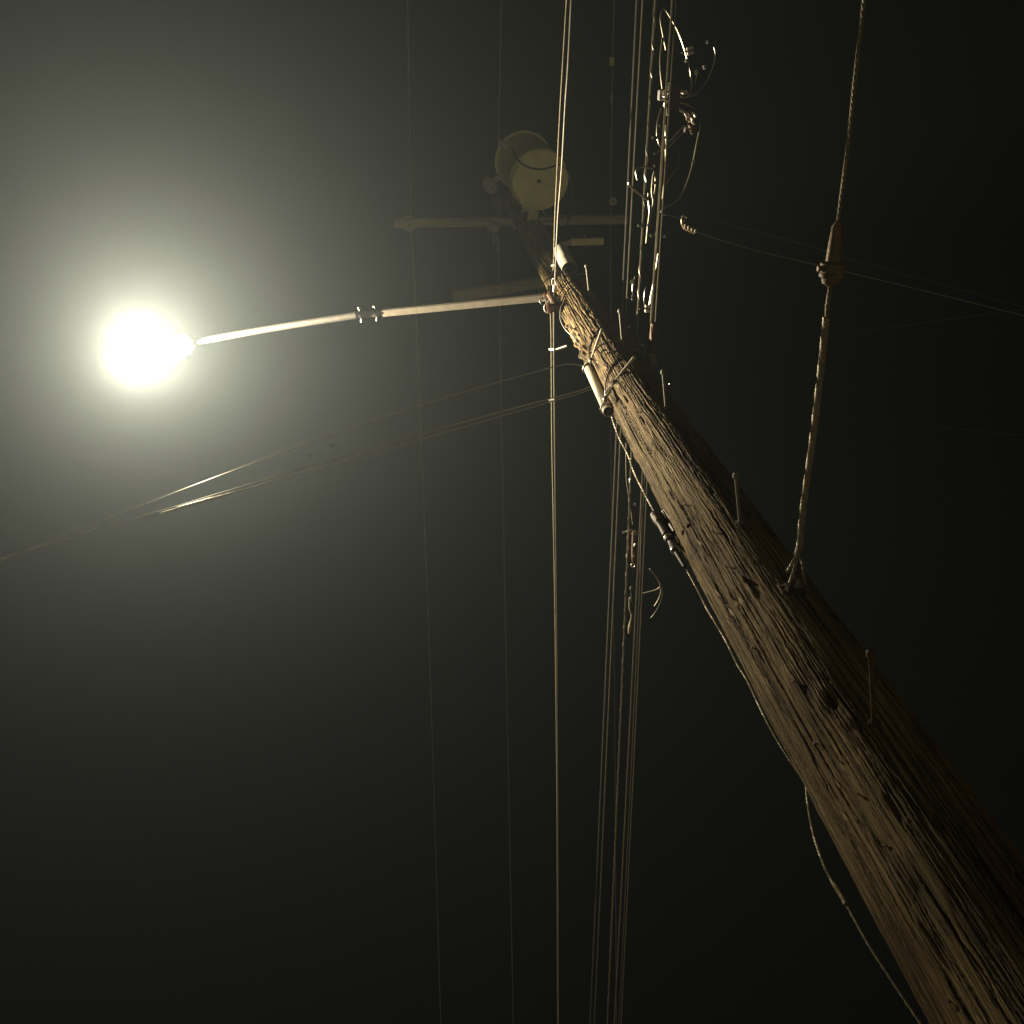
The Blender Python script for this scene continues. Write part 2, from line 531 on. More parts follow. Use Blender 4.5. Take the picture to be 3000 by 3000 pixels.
one('pole_bracket', GALV, arm_bracket, LAMP)


# cobra-head housing: an upturned shell, open underneath
def housing(bm):
    n = 40; rings = []
    # outline: x along hd from neck (-.42) to nose (+.25)
    def half_w(x):
        if x < -.20: return .035 + (.135 - .035) * ((x + .42) / .22) ** .8 * 1.0
        t = (x - .02) / .24
        return .155 * math.sqrt(max(0, 1 - t * t)) if x > .02 else .135 + .02 * (x + .20) / .22
    xs = [-.42 + (.68) * i / n for i in range(n + 1)]
    for x in xs:
        w = max(.004, half_w(x)); hgt = .075 + .05 * math.exp(-((x + .05) / .18) ** 2) if x < .2 else .11 * math.sqrt(max(0.001, 1 - ((x - .2) / .06) ** 2)) * .8
        ring = []
        for k in range(17):
            a = math.pi * k / 16
            ring.append(bm.verts.new(LC + hd * x + hs * (w * math.cos(a)) + Vector((0, 0, hgt * math.sin(a) ** .7))))
        rings.append(ring)
    for a, b in zip(rings, rings[1:]):
        for k in range(16): bm.faces.new((a[k], a[k + 1], b[k + 1], b[k]))
    bm.faces.new(rings[0]); bm.faces.new(rings[-1])


one('lamp_housing', GALV, housing, LAMP)
# rear door under the neck part
one('ballast_door', GALV, lambda bm: box(bm, LC - hd * .30 + Vector((0, 0, -.002)), .18, .16, .012, hd, hs, Vector((0, 0, 1)), bev=.004), LAMP)
one('photo_cell', DKMET, lambda bm: lathe(bm, LC - hd * .1 + Vector((0, 0, .12)), (0, 0, 1), [(0, .04), (.05, .04), (.06, .03)], 20), LAMP)
# prismatic glass bowl
LM = bpy.data.materials.new('glowing_refractor_glass'); LM.use_nodes = True
t = LM.node_tree; t.nodes.clear()
out = t.nodes.new('ShaderNodeOutputMaterial'); mixs = t.nodes.new('ShaderNodeAddShader')
em = t.nodes.new('ShaderNodeEmission'); em.inputs[0].default_value = (1, .90, .72, 1); em.inputs[1].default_value = 14
tr = t.nodes.new('ShaderNodeBsdfTransparent'); tr.inputs[0].default_value = (.98, .98, .96, 1)
t.links.new(em.outputs[0], mixs.inputs[0]); t.links.new(tr.outputs[0], mixs.inputs[1]); t.links.new(mixs.outputs[0], out.inputs[0])


def bowl(bm):
    n = 40; rings = []
    for j in range(0, 13):
        a = math.pi / 2 * j / 12
        ring = []
        for k in range(n):
            b = TAU * k / n
            rr = math.cos(a) if j < 12 else .02
            fl = 1 + .012 * (k % 2)
            ring.append(bm.verts.new(LC + hd * (.03 + .205 * rr * math.cos(b) * fl) + hs * (.146 * rr * math.sin(b) * fl) + Vector((0, 0, -.004 - .10 * math.sin(a)))))
        rings.append(ring)
    for a, b in zip(rings, rings[1:]):
        for k in range(n): bm.faces.new((a[k], a[(k + 1) % n], b[(k + 1) % n], b[k]))
    bm.faces.new(rings[-1])


ob = one('glass_bowl', LM, bowl, LAMP)
# the arc tube: the lamp's own light, just under the rim
ld = bpy.data.lights.new('arc_tube', 'POINT'); ld.energy = LAMP_W; ld.color = LAMP_COL; ld.shadow_soft_size = .035
# the refractor throws most of its light sideways (60 to 90 degrees from straight down), less straight down
ld.use_nodes = True; t = ld.node_tree; e_ = t.nodes['Emission']
g_ = t.nodes.new('ShaderNodeTexCoord'); sx_ = t.nodes.new('ShaderNodeSeparateXYZ'); ab_ = t.nodes.new('ShaderNodeMath'); ab_.operation = 'ABSOLUTE'
mr_ = t.nodes.new('ShaderNodeMapRange'); mr_.interpolation_type = 'SMOOTHSTEP'
mr_.inputs['From Min'].default_value = .60; mr_.inputs['From Max'].default_value = .90; mr_.inputs['To Min'].default_value = 1.0; mr_.inputs['To Max'].default_value = .17
t.links.new(g_.outputs['Normal'], sx_.inputs[0]); t.links.new(sx_.outputs['Z'], ab_.inputs[0]); t.links.new(ab_.outputs[0], mr_.inputs[0]); t.links.new(mr_.outputs[0], e_.inputs['Strength'])
lo = bpy.data.objects.new('arc_tube', ld); C.objects.link(lo); lo.parent = LAMP
lo.location = LC + hd * .02 + Vector((0, 0, -.022)) - LAMP.location

# ------------------------------------------------------------------ crossarms
CZ12 = 12.0
XA = empty('crossarm', (AX, AY + .15, CZ12), 'long wooden crossarm at the pole top carrying the power lines', 'crossarm')
ca, cb = P(1153, 646, CZ12), P(1840, 592, CZ12)
ca.y = max(ca.y, 1.80); cb.y = ca.y; AYX = AY + rad(12) + .055
ca.y = cb.y = AYX
one('arm_timber', ARMWOOD, lambda bm: sq_tube(bm, ca, cb, .088, .115), XA)
for sx in (-1, 1):
    one('brace', GALV, lambda bm: sq_tube(bm, Vector((AX + sx * .62, AYX - .055, CZ12 - .05)), Vector((AX, AY + rad(11.5) + .012, 11.45)), .006, .032), XA)
one('centre_bolt', GALV, lambda bm: (tube(bm, [(AX, AY - .16, CZ12), (AX, AYX + .09, CZ12)], .01, 8), box(bm, (AX, AYX + .05, CZ12), .06, .006, .06)), XA)

C2Z = 9.35
XB = empty('crossarm', (AX, AY, C2Z), 'shorter brown crossarm seen just above the street lamp arm', 'crossarm')
c2a, c2b = P(1326, 866, C2Z), P(1582, 826, C2Z)
c2b = c2a + (c2b - c2a) * 1.32
one('arm_timber', mat('old_crossarm_wood', (.20, .165, .10), .85, var=.45, vscale=25, bump=.8, bscale=60, stretch=(.1, 1, 1)), lambda bm: sq_tube(bm, c2a, c2b, .085, .10), XB)
one('arm_plate', GALV, lambda bm: box(bm, c2a.lerp(c2b, .97), .12, .13, .14, bev=.004), XB)

# steel standoff on the far right of the shaft
XC = empty('standoff_arm', P(1675, 708, 9.6), 'pale green steel standoff arm high on the right of the pole', 'bracket')
s_a, s_b = P(1672, 709, 9.6), P(1768, 707, 9.6)
one('arm_channel', TANK, lambda bm: sq_tube(bm, s_a, s_b, .055, .05), XC)
one('arm_foot', GALV, lambda bm: (sq_tube(bm, pole_pt(-30, 9.6), s_a + Vector((.02, 0, 0)), .04, .04)), XC)
one('arm_bolt', GALV, lambda bm: tube(bm, [s_a.lerp(s_b, .4) - Vector((0, .05, 0)), s_a.lerp(s_b, .4) + Vector((.01, .05, 0))], .006, 8), XC)


def insulator(loc, scale, label, m=PORC, axis=(0, 0, 1), cat='insulator', group='insulators on the pole top hardware', name='insulator'):
    t = empty(name, loc, label, cat, group)
    s = scale; ax = Vector(axis)
    one('porcelain_body', m, lambda bm: lathe(bm, loc, ax, [(.0, .025 * s), (-.02 * s, .03 * s), (-.022 * s, .085 * s), (.01 * s, .09 * s), (.045 * s, .062 * s), (.05 * s, .04 * s), (.06 * s, .055 * s), (.085 * s, .06 * s), (.10 * s, .036 * s), (.115 * s, .045 * s), (.135 * s, .035 * s), (.14 * s, .0)], 28), t)
    one('pin', GALV, lambda bm: (tube(bm, [loc - ax * .16 * s, loc + ax * .02 * s], .010, 10)), t)
    return t


insulator(P(1197, 654, 12.02), .95, 'pale porcelain pin insulator under the left end of the crossarm')
insulator(P(1447, 657, 12.0), .9, 'pale ring shaped insulator below the crossarm, left of the pole', axis=(0.1, .25, -1))
insulator(P(1796, 590, 12.05), .5, 'dim porcelain insulator at the right end of the crossarm')
insulator(P(1461, 845, 9.42), .42, 'small dull insulator on the short crossarm above the lamp arm')

# fused cutout left of the transformer
FC = empty('fuse_cutout', P(1430, 540, 12.05), 'small porcelain fuse cutout hanging left of the transformer', 'fuse cutout')
q0 = P(1427, 530, 12.35); q1 = P(1441, 552, 11.8)
one('porcelain_body', PORC, lambda bm: lathe(bm, q1, q0 - q1, [(0, .04), (.02, .062), (.04, .035), (.09, .035), (.11, .06), (.13, .035), (.2, .035), (.22, .06), (.25, .035), (.38, .04), (.4, .062), (.43, .05), (.45, .02)], 24), FC)
one('fuse_tube', RUST, lambda bm: tube(bm, [P(1455, 560, 11.8), P(1450, 545, 12.3)], .016, 12), FC)
one('mounting_bracket', RUST, lambda bm: (box(bm, P(1455, 590, 11.95), .09, .12, .05, bev=.004), tube(bm, [q1, P(1450, 575, 11.9), P(1458, 610, 11.98)], .012, 8), tube(bm, [P(1470, 580, 11.95), P(1465, 640, 11.95)], .012, 8)), FC)
# dead-end clamp below the crossarm
DC = empty('dead_end_clamp', P(1456, 700, 12.0), 'small metal dead-end clamp on the wire below the crossarm', 'clamp')
one('clevis', GALV, lambda bm: (tube(bm, [P(1449, 672, 12), P(1445, 690, 12), P(1447, 716, 12)], .007, 8), tube(bm, [P(1449, 672, 12), P(1455, 690, 12), P(1459, 716, 12)], .007, 8), tube(bm, [P(1444, 716, 12), P(1462, 714, 12)], .009, 8)), DC)
one('clamp_body', DULLALU, lambda bm: tube(bm, [P(1458, 700, 12), P(1460, 735, 11.98)], .017, 10), DC)

# ------------------------------------------------------------------ transformer
TZ = 10.35; TR = .262; TL = .80
tb = P(1580, 527, TZ)
TF = empty('transformer', tb, 'round yellowish grey transformer tank seen from below, left of the pole top', 'transformer')
tax = Vector((-.06, -.075, 1)).normalized()


def tank(bm):
    lathe(bm, tb, tax, [(0, TR * .93), (.004, TR * .98), (.02, TR), (.035, TR), (.04, TR * .985), (TL, TR * .985)], 72)


one('tank', TANK, tank, TF)
one('lid', TANK, lambda bm: lathe(bm, tb + tax * (TL + .001), tax, [(0, TR * 1.05), (.03, TR * 1.05), (.035, TR), (.09, TR * .45), (.1, .02)], 64), TF)
one('bottom_rim', TANK, lambda bm: lathe(bm, tb - tax * .014, tax, [(0, TR * .955), (0.0, TR * .985), (.016, TR * .985), (.0161, TR * .955)], 72, caps=False), TF)
one('drain_plug', DKMET, lambda bm: lathe(bm, tb - tax * .02 + Vector((-.004, .01, 0)), tax, [(0, .014), (.02, .018)], 6), TF)
for a in (100, 160, 220):
    v = Vector((math.cos(math.radians(a)), math.sin(math.radians(a)), 0))
    p0 = tb + tax * (TL * .72) + v * TR * .95
    one('low_voltage_bushing', PORC, lambda bm: lathe(bm, p0, v, [(0, .03), (.02, .038), (.05, .025), (.07, .034), (.1, .016)], 16), TF)
p0 = tb + tax * (TL + .06) + Vector((-.05, .04, 0))
one('high_voltage_bushing', BRPORC, lambda bm: lathe(bm, p0, (0, 0, 1), [(0, .05), (.03, .05), (.05, .03), (.07, .05), (.09, .03), (.11, .048), (.13, .028), (.16, .045), (.2, .02), (.24, .012)], 20), TF)
for zz in (.18, .6):
    one('hanger_bracket', TANK, lambda bm: sq_tube(bm, tb + tax * zz, Vector((AX + .0, AY, tb.z + zz)), .09, .04), TF)
for dx in (-.05, .05):
    one('ground_lug', GALV, lambda bm: tube(bm, [tb + Vector((dx * .3 + .02, TR - .01, .03)), tb + Vector((dx + .01, TR + .045, .02))], .006, 8), TF)
# the black lead that loops below the tank
lead = [P(1498, 415, 11.0), P(1503, 440, 10.7), P(1512, 462, 10.4), P(1527, 478, 10.22), P(1548, 490, 10.16), P(1580, 496, 10.14), P(1612, 491, 10.15), P(1640, 483, 10.2), P(1662, 500, 10.2), P(1676, 545, 9.9), P(1672, 620, 9.6), P(1650, 680, 9.4), P(1625, 705, 9.4)]
tag(one('tap_lead', BLACKPE, lambda bm: tube(bm, smooth_path(lead), .0085, 10)), 'black lead curving across the round bottom of the transformer', 'cable')
lead2 = [P(1502, 600, 10.2), P(1500, 560, 10.2), P(1499, 528, 10.25), P(1505, 505, 10.28), P(1516, 490, 10.3), P(1512, 470, 10.5), P(1520, 440, 10.8)]
tag(one('tap_lead', BLACKPE, lambda bm: tube(bm, smooth_path([P(1517, 487, 10.28), P(1505, 505, 10.25), P(1499, 530, 10.22), P(1502, 556, 10.22), P(1520, 590, 10.1)]), .004, 8)), 'thin dark wire hugging the left rim of the transformer', 'cable')

# ------------------------------------------------------------------ lit canister on the pole
cb0 = P(1668, 788, 8.42); cax = (P(1643, 735, 8.74) - cb0).normalized()
CN = empty('arrester_canister', cb0, 'small pale cylinder with a dark open bottom fixed where the lamp arm meets the pole', 'canister')
CR = .056


def can(bm):
    L_ = (P(1643, 735, 8.74) - cb0).length
    lathe(bm, cb0, cax, [(.03, CR * .86), (.0, CR * .9), (-.001, CR * .97), (.006, CR), (.12, CR), (.123, CR * 1.04), (.135, CR * 1.04), (.138, CR), (L_ * .9, CR), (L_ * .9 + .003, CR * .93), (L_ * .95, CR * .93), (L_, CR * .98), (L_ + .02, CR * .6)], 40)


one('shell', CANM, can, CN)
one('bottom_plate', DKMET, lambda bm: lathe(bm, cb0 + cax * .012, cax, [(0, CR * .3), (.001, CR * .86), (.01, CR * .86)], 32), CN)
dd_, ss_, uu_ = frame(cax)
for k in (0, 1, 2):
    a = k * TAU / 3 + .4
    one('terminal', RUST, lambda bm: lathe(bm, cb0 - cax * .012 + (ss_ * math.cos(a) + uu_ * math.sin(a)) * CR * .5, cax, [(0, .009), (.03, .011)], 8), CN)
one('mounting_strap', GALV, lambda bm: tube(bm, [cb0 + cax * .12, pole_pt(-110, cb0.z + .12)], .012, 8), CN)

# wires under the canister, and dark bands added as wire and bolt shadows
def ring_path(th0, th1, z0, z1, off, n=24):
    return [pole_pt(th0 + (th1 - th0) * i / n, z0 + (z1 - z0) * i / n, off) for i in range(n + 1)]


LP = []
def loop(pts, r, m, label, name='looped_cable', k=8, group='loose cable loops on the pole'):
    o = one(name, m, lambda bm: tube(bm, smooth_path(pts, k), r, 8)); tag(o, label, 'cable', group); LP.append(o); return o


loop([P(1648, 803, 8.35), P(1655, 812, 8.30), P(1666, 806, 8.28), P(1682, 798, 8.3), P(1700, 802, 8.3), P(1722, 803, 8.3)], .0055, GREYPE, 'pale wire arching over the pole just below the canister')
loop([P(1646, 800, 8.3), P(1652, 815, 8.25), P(1668, 818, 8.22), P(1688, 812, 8.22), P(1705, 815, 8.2)], .006, BLACKPE, 'dark wire bending round the pole below the canister')
loop(ring_path(172, 300, 7.86, 8.10, .012), .0045, BLACKPE, 'added dark band slanting round the pole as a wire shadow, upper turn')  # thin dark tube added in place of a wire's shadow on the wood
loop(ring_path(174, 300, 7.72, 7.99, .010), .0045, BLACKPE, 'added dark band slanting round the pole as a wire shadow, lower turn')  # the same for the lower wire shadow, a dark tube on the wood
loop([P(1658, 877, 7.8), P(1650, 888, 7.72), P(1643, 902, 7.6), P(1641, 930, 7.4), P(1647, 950, 7.25), P(1659, 968, 7.1), P(1681, 989, 6.98), P(1690, 1003, 6.9)], .0035, DULLALU, 'thin grey wire bowing out left of the pole below the lamp arm')
loop([P(1619, 783, 8.6), P(1617, 800, 8.52), P(1606, 816, 8.45), P(1591, 829, 8.4), P(1580, 840, 8.38), P(1576, 852, 8.34), P(1581, 861, 8.3)], .0045, GREYPE, 'thin pale lead curling down to the lamp arm')
loop(ring_path(168, 290, 6.60, 7.02, .006, 24), .004, BLACKPE, 'added dark band crossing the pole as the shadow of the first bolt')  # shadow of the first bolt, built as a dark band round the wood
loop(ring_path(172, 300, 6.12, 6.45, .006, 24), .004, BLACKPE, 'added dark band crossing the pole as the shadow of the second bolt')  # second bolt's shadow, also added as a dark band
loop([on_pole(1762, 1050) + Vector((-.01, -.02, 0)), on_pole(1772, 1037) + Vector((-.01, -.02, 0)), on_pole(1784, 1031) + Vector((-.01, -.01, 0))], .006, GALV, 'short bent wire staple on the lit wood between the two bolts')

# ------------------------------------------------------------------ secondary rack at the end of the lamp arm
RK = empty('secondary_rack', pole_pt(175, 8.0), 'cluster of dark spool insulators and rings holding the neutral line at the pole', 'insulator rack')
one('rack_bracket', RUST, lambda bm: (sq_tube(bm, P(1612, 862, 8.15), P(1638, 905, 7.75), .03, .05), sq_tube(bm, P(1625, 895, 7.9), P(1650, 905, 7.75), .03, .04)), RK)
sp = P(1622, 903, 7.78)
one('spool', BRPORC, lambda bm: lathe(bm, sp - Vector((.045, .0, 0)), (1, -.12, 0), [(0, .034), (.012, .040), (.028, .030), (.05, .027), (.072, .030), (.088, .040), (.1, .034)], 24), RK)
one('spool', BRPORC, lambda bm: lathe(bm, P(1600, 866, 8.16), (.5, -.2, -.6), [(0, .026), (.01, .03), (.025, .022), (.05, .03), (.06, .026)], 20), RK)


def torus(bm, c, ax, R, r, n=24, m=8, arc=1.0):
    d, s, u = frame(Vector(ax)); pts = [Vector(c) + (s * math.cos(TAU * arc * i / n) + u * math.sin(TAU * arc * i / n)) * R for i in range(n + (0 if arc == 1 else 1))]
    if arc == 1: pts = pts + [pts[0]]
    tube(bm, pts, r, m)


one('ring', GALV, lambda bm: torus(bm, P(1626, 881, 7.95), (.1, .2, 1), .023, .0035), RK)
one('ring', GALV, lambda bm: torus(bm, P(1607, 902, 7.8), (.6, .2, 1), .032, .004, arc=.6), RK)
one('ring', GALV, lambda bm: torus(bm, P(1590, 882, 7.9), (.1, .5, 1), .02, .004, arc=.7), RK)
one('line_clamp', GALV, lambda bm: (lathe(bm, P(1624, 855, 8.1), P(1626, 835, 8.1) - P(1624, 855, 8.1), [(0, .012), (.045, .012)], 8), torus(bm, P(1623, 828, 8.15), (1, 0, .4), .028, .0035, arc=.85)), RK)
for k in range(4):
    a = Vector(P(1600 + k * 9, 874 + k * 10, 7.98 - .05 * k))
    one('bolt', GALV, lambda bm: lathe(bm, a, (-.5, .2, -.8), [(0, .010), (.012, .010), (.013, .005), (.04, .005)], 6), RK)

# ------------------------------------------------------------------ long lines (all run along world Y)
def fit_wire(x0, z0, y0, up_pts, dn_pts, far=(-28, 34)):
    """the line hangs in the vertical plane x = x0 and passes the pole at (y0, z0); its slope each side is measured"""
    def side(pts):
        A_, b_ = [], []
        for q in pts:
            w = ray(*q); t_ = x0 / w[0]; y = t_ * w[1] - y0; z = CAMZ + t_ * w[2] - z0
            A_.append([y]); b_.append(z)
        return float(np.linalg.lstsq(np.array(A_), np.array(b_), rcond=None)[0][0])
    su, sd = side(up_pts), side(dn_pts)
    su = max(-.02, min(.09, su)); sd = max(-.09, min(.02, sd))
    pts = []
    for y in (far[0], -22, -16, -13, -10, -8, -6, -5, -4, -3, -2.5, -1.8, -1.2, -.8, -.4, 0, .4, .8, 1.2):
        d = y - y0; pts.append(Vector((x0, y, z0 + su * d * (1 - abs(d) / 70))))
    pts.append(Vector((x0, y0, z0)))
    for y in (2, 2.6, 3, 3.4, 4, 4.5, 5.2, 6, 7, 8, 9.5, 11, 13, 15, 18, 22, 28, far[1]):
        d = y - y0; pts.append(Vector((x0, y, z0 + sd * d * (1 - d / 70))))
    return pts


def line(pts, r, m, name, label, cat='wire', group=None, tw=0):
    pp = pts
    if tw:
        o = one(name, m, lambda bm: strand(bm, pp, r, 3, tw, 5))
    else:
        o = one(name, m, lambda bm: tube(bm, pp, r, 7))
    tag(o, label, cat, group); return o


def ext(pts, a=22, b=26):
    """smooth a measured line and carry it on beyond the frame at both ends"""
    sp = smooth_path(pts, 5)
    d0 = (sp[0] - sp[3]).normalized(); d1 = (sp[-1] - sp[-4]).normalized()
    d0.z = max(-.05, min(.03, d0.z)); d1.z = max(-.05, min(.03, d1.z))
    d0.normalize(); d1.normalize()
    return ([sp[0] + d0 * a] if a > .05 else []) + sp + ([sp[-1] + d1 * b] if b > .05 else [])


PG = 'high power lines on the crossarm'
w1 = [P(1194, 0, 12.16), P(1200, 330, 12.2), P(1205, 655, 12.24), P(1212, 776, 12.23), P(1227, 1087, 12.2), P(1242, 1491, 12.14), P(1262, 2019, 12.05), P(1291, 2990, 11.9)]
line(ext(w1), .0075, DULLALU, 'power_line', 'leftmost faint vertical power line, passing the left end of the crossarm', 'power line', PG)
w2 = [P(1469, 0, 12.2), P(1463, 300, 12.2), P(1459, 532, 12.2), P(1458, 655, 12.1), P(1460, 735, 12.0), P(1464, 900, 12.0), P(1467, 1087, 11.98), P(1473, 1398, 11.95), P(1486, 2100, 11.85), P(1504, 2995, 11.7)]
line(ext(w2), .0075, DULLALU, 'power_line', 'second faint vertical power line, passing just left of the transformer', 'power line', PG)
w3 = [P(1799, 0, 12.2), P(1793, 290, 12.2), P(1790, 560, 12.2), P(1788, 700, 12.2), P(1790, 1000, 12.15), P(1790, 1400, 12.1), P(1800, 2000, 12.0), P(1806, 2990, 11.8)]
line(ext(w3), .0075, DULLALU, 'power_line', 'dim power line passing the right end of the crossarm', 'power line', PG)
tag(one('line_sleeve', TANK, lambda bm: tube(bm, [P(1793, 168, 12.2), P(1792, 192, 12.2)], .026, 12)), 'short yellowish sleeve on the dim power line near the top of the frame', 'sleeve')
tag(one('line_sleeve', DULLALU, lambda bm: tube(bm, [P(1792, 275, 12.2), P(1792, 292, 12.2), P(1792, 310, 12.2)], [.02, .022, .006], 12)), 'small grey tapered sleeve on the dim power line', 'sleeve')

# neutral pair
NG = 'bright secondary wires beside the lamp arm'
nz = 8.05
nA = [P(1673, 0, 7.75), P(1663, 200, 7.8), P(1656, 300, 7.84), P(1645, 497, 7.92), P(1635, 620, 7.98), P(1630, 714, 8.02), P(1627, 790, 8.05), P(1624, 842, 8.06), P(1621, 880, 8.0)]
nA2 = [P(1621, 905, 7.78), P(1622, 930, 7.80), P(1623, 1100, 7.82), P(1625, 1290, 7.80), P(1627, 1500, 7.77), P(1631, 1864, 7.68), P(1634, 2400, 7.5), P(1636, 2995, 7.3)]
line(ext(nA, 22, .01), .0048, ALU, 'secondary_wire', 'brightest cream wire rising from the lamp arm bracket to the top edge', group=NG)
line(ext(nA2, .01, 26), .0050, ALU, 'secondary_wire', 'brightest cream wire running from the lamp arm bracket down to the bottom edge', group=NG)
nB = [P(1660, 0, 8.0), P(1648, 200, 8.02), P(1642, 300, 8.05), P(1632, 500, 8.1), P(1625, 660, 8.15), P(1622, 776, 8.15), P(1620, 792, 8.15)]
nB2 = [P(1613, 915, 7.9), P(1615, 1000, 7.92), P(1617, 1290, 7.9), P(1621, 1500, 7.9), P(1627, 1864, 7.85), P(1632, 2400, 7.7), P(1634, 2995, 7.5)]
line(ext(nB, 22, .01), .0045, OLDSTRAND, 'secondary_wire', 'darker twin wire close to the left of the bright wire above the lamp arm', group=NG)
line(ext(nB2, .01, 26), .0045, OLDSTRAND, 'secondary_wire', 'darker twin wire close to the left of the bright wire below the lamp arm', group=NG)
# spacer rods on the pair
SPc = empty('wire_spacer', P(1620, 1022, 7.85), 'short pale rod clipped across the bright wires below the lamp arm', 'wire spacer')
one('rod', GREYPE, lambda bm: tube(bm, [P(1626, 1025, 7.83), P(1662, 1013, 7.7)], .010, 10), SPc)
one('clip', GALV, lambda bm: tube(bm, [P(1612, 1023, 7.87), P(1627, 1024, 7.83)], .012, 8), SPc)
tag(one('wire_clip', DKMET, lambda bm: tube(bm, [P(1612, 1172, 7.87), P(1628, 1172, 7.80)], .014, 8)), 'small dark clip joining the bright wires left of the cable guard', 'clip')
tag(one('wire_clip', GALV, lambda bm: tube(bm, [P(1617, 778, 8.14), P(1627, 776, 8.07)], .009, 8)), 'small clip joining the bright wires above the lamp arm', 'clip')

# communication cables on the dark side of the pole
CG = 'communication cables behind the pole'
cA = fit_wire(1.30, 7.36, AY, [(1891, 0), (1863, 344), (1851, 500), (1840, 650), (1830, 880)], [(1812, 1286), (1807, 1395), (1801, 1540), (1785, 1940), (1748, 2980)])
cB = fit_wire(1.285, 6.98, AY, [(1925, 0), (1899, 350), (1888, 500), (1876, 650), (1862, 922)], [(1850, 1340), (1845, 1467), (1839, 1612), (1827, 1938), (1783, 2980)])
cC = fit_wire(1.285, 6.66, AY, [(1974, 0), (1951, 300), (1935, 486), (1923, 649), (1895, 958)], [(1872, 1362), (1870, 1504), (1867, 1612), (1862, 1768), (1807, 2980)])
cD = fit_wire(1.30, 6.62, AY, [(1985, 0), (1958, 330), (1944, 486), (1930, 649), (1903, 958)], [(1897, 1413), (1892, 1938), (1866, 2980)])
cE = fit_wire(1.36, 6.92, AY, [(1965, 0), (1944, 330), (1929, 486), (1918, 700), (1900, 886)], [(1908, 1431), (1891, 1800), (1866, 2980)])
cF = fit_wire(1.36, 7.75, AY, [(1870, 0), (1845, 344), (1835, 500), (1820, 650)], [(1790, 1300), (1770, 1940), (1736, 2980)])
line(cA, .0052, GREYPE, 'messenger_cable', 'leftmost bright cable of the bundle right of the pole, fading into shade', 'cable', CG)
line(cB, .0060, GREYPE, 'messenger_cable', 'second cable of the bundle, speckled by its lashing wire', 'cable', CG)
line(cC, .0055, GREYPE, 'messenger_cable', 'cable of the bundle that carries the dark splice box near the top', 'cable', CG)
line(cD, .0036, GREYPE, 'messenger_cable', 'thin rightmost cable of the bundle right of the pole', 'cable', CG)
line(cE, .0042, BLACKPE, 'messenger_cable', 'thin black cable threading through the middle of the bundle', 'cable', CG)
line(cF, .0075, BLACKPE, 'messenger_cable', 'dark unlit cable on the far left edge of the bundle', 'cable', CG)
# thin lashing wire wound round the second cable
def lash(path, R, pitch, r, y0, y1):
    pp = [p for p in path if y0 <= p.y <= y1]; out = []
    for a, b in zip(pp, pp[1:]):
        n_ = max(1, int((b - a).length / (pitch / 8)))
        for i in range(n_):
            c = a.lerp(b, i / n_); ang = TAU * c.y / pitch
            out.append(c + Vector((math.cos(ang), 0, math.sin(ang))) * R)
    return out


tag(one('lashing_wire', ALU, lambda bm: tube(bm, lash(cB, .0075, .13, .0018, -3, 7), .0018, 5)), 'fine lashing wire spiralled around the second cable of the bundle', 'wire')

# suspension hardware where the cables pass the pole
for i, (pth, lab) in enumerate(((cA, 'uppermost cable'), (cB, 'second cable'), (cC, 'lowest cable'))):
    z = [7.36, 6.98, 6.66][i]
    h = empty('suspension_clamp', pole_pt(-5, z), 'dark clamp bolting the %s of the bundle to the shaded side of the pole' % lab, 'clamp', 'suspension clamps on the pole')
    one('through_bolt', GALV, lambda bm: tube(bm, [pole_pt(-5, z, -.03), Vector((1.33, AY, z))], .009, 8), h)
    one('clamp_body', RUST, lambda bm: box(bm, (1.295, AY, z), .035, .14, .045, bev=.005), h)

# splice box, connectors and loose loops up in the bundle
ZB = 6.9


def Q(x, y, z=ZB): return P(x, y, z)


def Z3(pts, z=ZB): return [P(1800 + .1812 * x, .1812 * y, z) for x, y in pts]
def Z4(pts, z=ZB): return [P(1780 + .1812 * x, 350 + .1812 * y, z) for x, y in pts]
def Z6(pts, z=ZB): return [P(1700 + .3623 * x, 1250 + .3623 * y, z) for x, y in pts]


SB = empty('splice_box', Q(1970, 290), 'dark rectangular splice box with bright corners on the cable bundle near the top', 'splice box')
c = Q(1970, 291, 6.86)
one('box_shell', DKMET, lambda bm: box(bm, c, .066, .155, .08, bev=.008), SB)
one('side_bracket', GALV, lambda bm: box(bm, Q(1941, 279), .042, .05, .05, bev=.003), SB)
one('side_plate', ALU, lambda bm: box(bm, Q(1932, 279), .007, .045, .05), SB)
for (x, y) in ((1948, 264), (1956, 274), (1951, 288), (1954, 295), (1945, 309), (1953, 317), (1961, 250), (1965, 328)):
    one('lug', ALU, lambda bm: lathe(bm, Q(x, y, 6.83), (rng.uniform(-1, 1), rng.uniform(-1, 1), .4), [(0, .007), (.012, .009), (.014, .005), (.028, .005)], 7), SB)
for pa, pb_ in (((1990, 262), (2002, 272)), ((2001, 271), (2015, 270)), ((1982, 316), (2003, 328))):
    one('cable_gland', ALU, lambda bm: lathe(bm, Q(*pa), Q(*pb_) - Q(*pa), [(0, .011), (.012, .013), (.014, .009), (.022, .011), (.026, .007), ((Q(*pb_) - Q(*pa)).length, .008)], 10), SB)

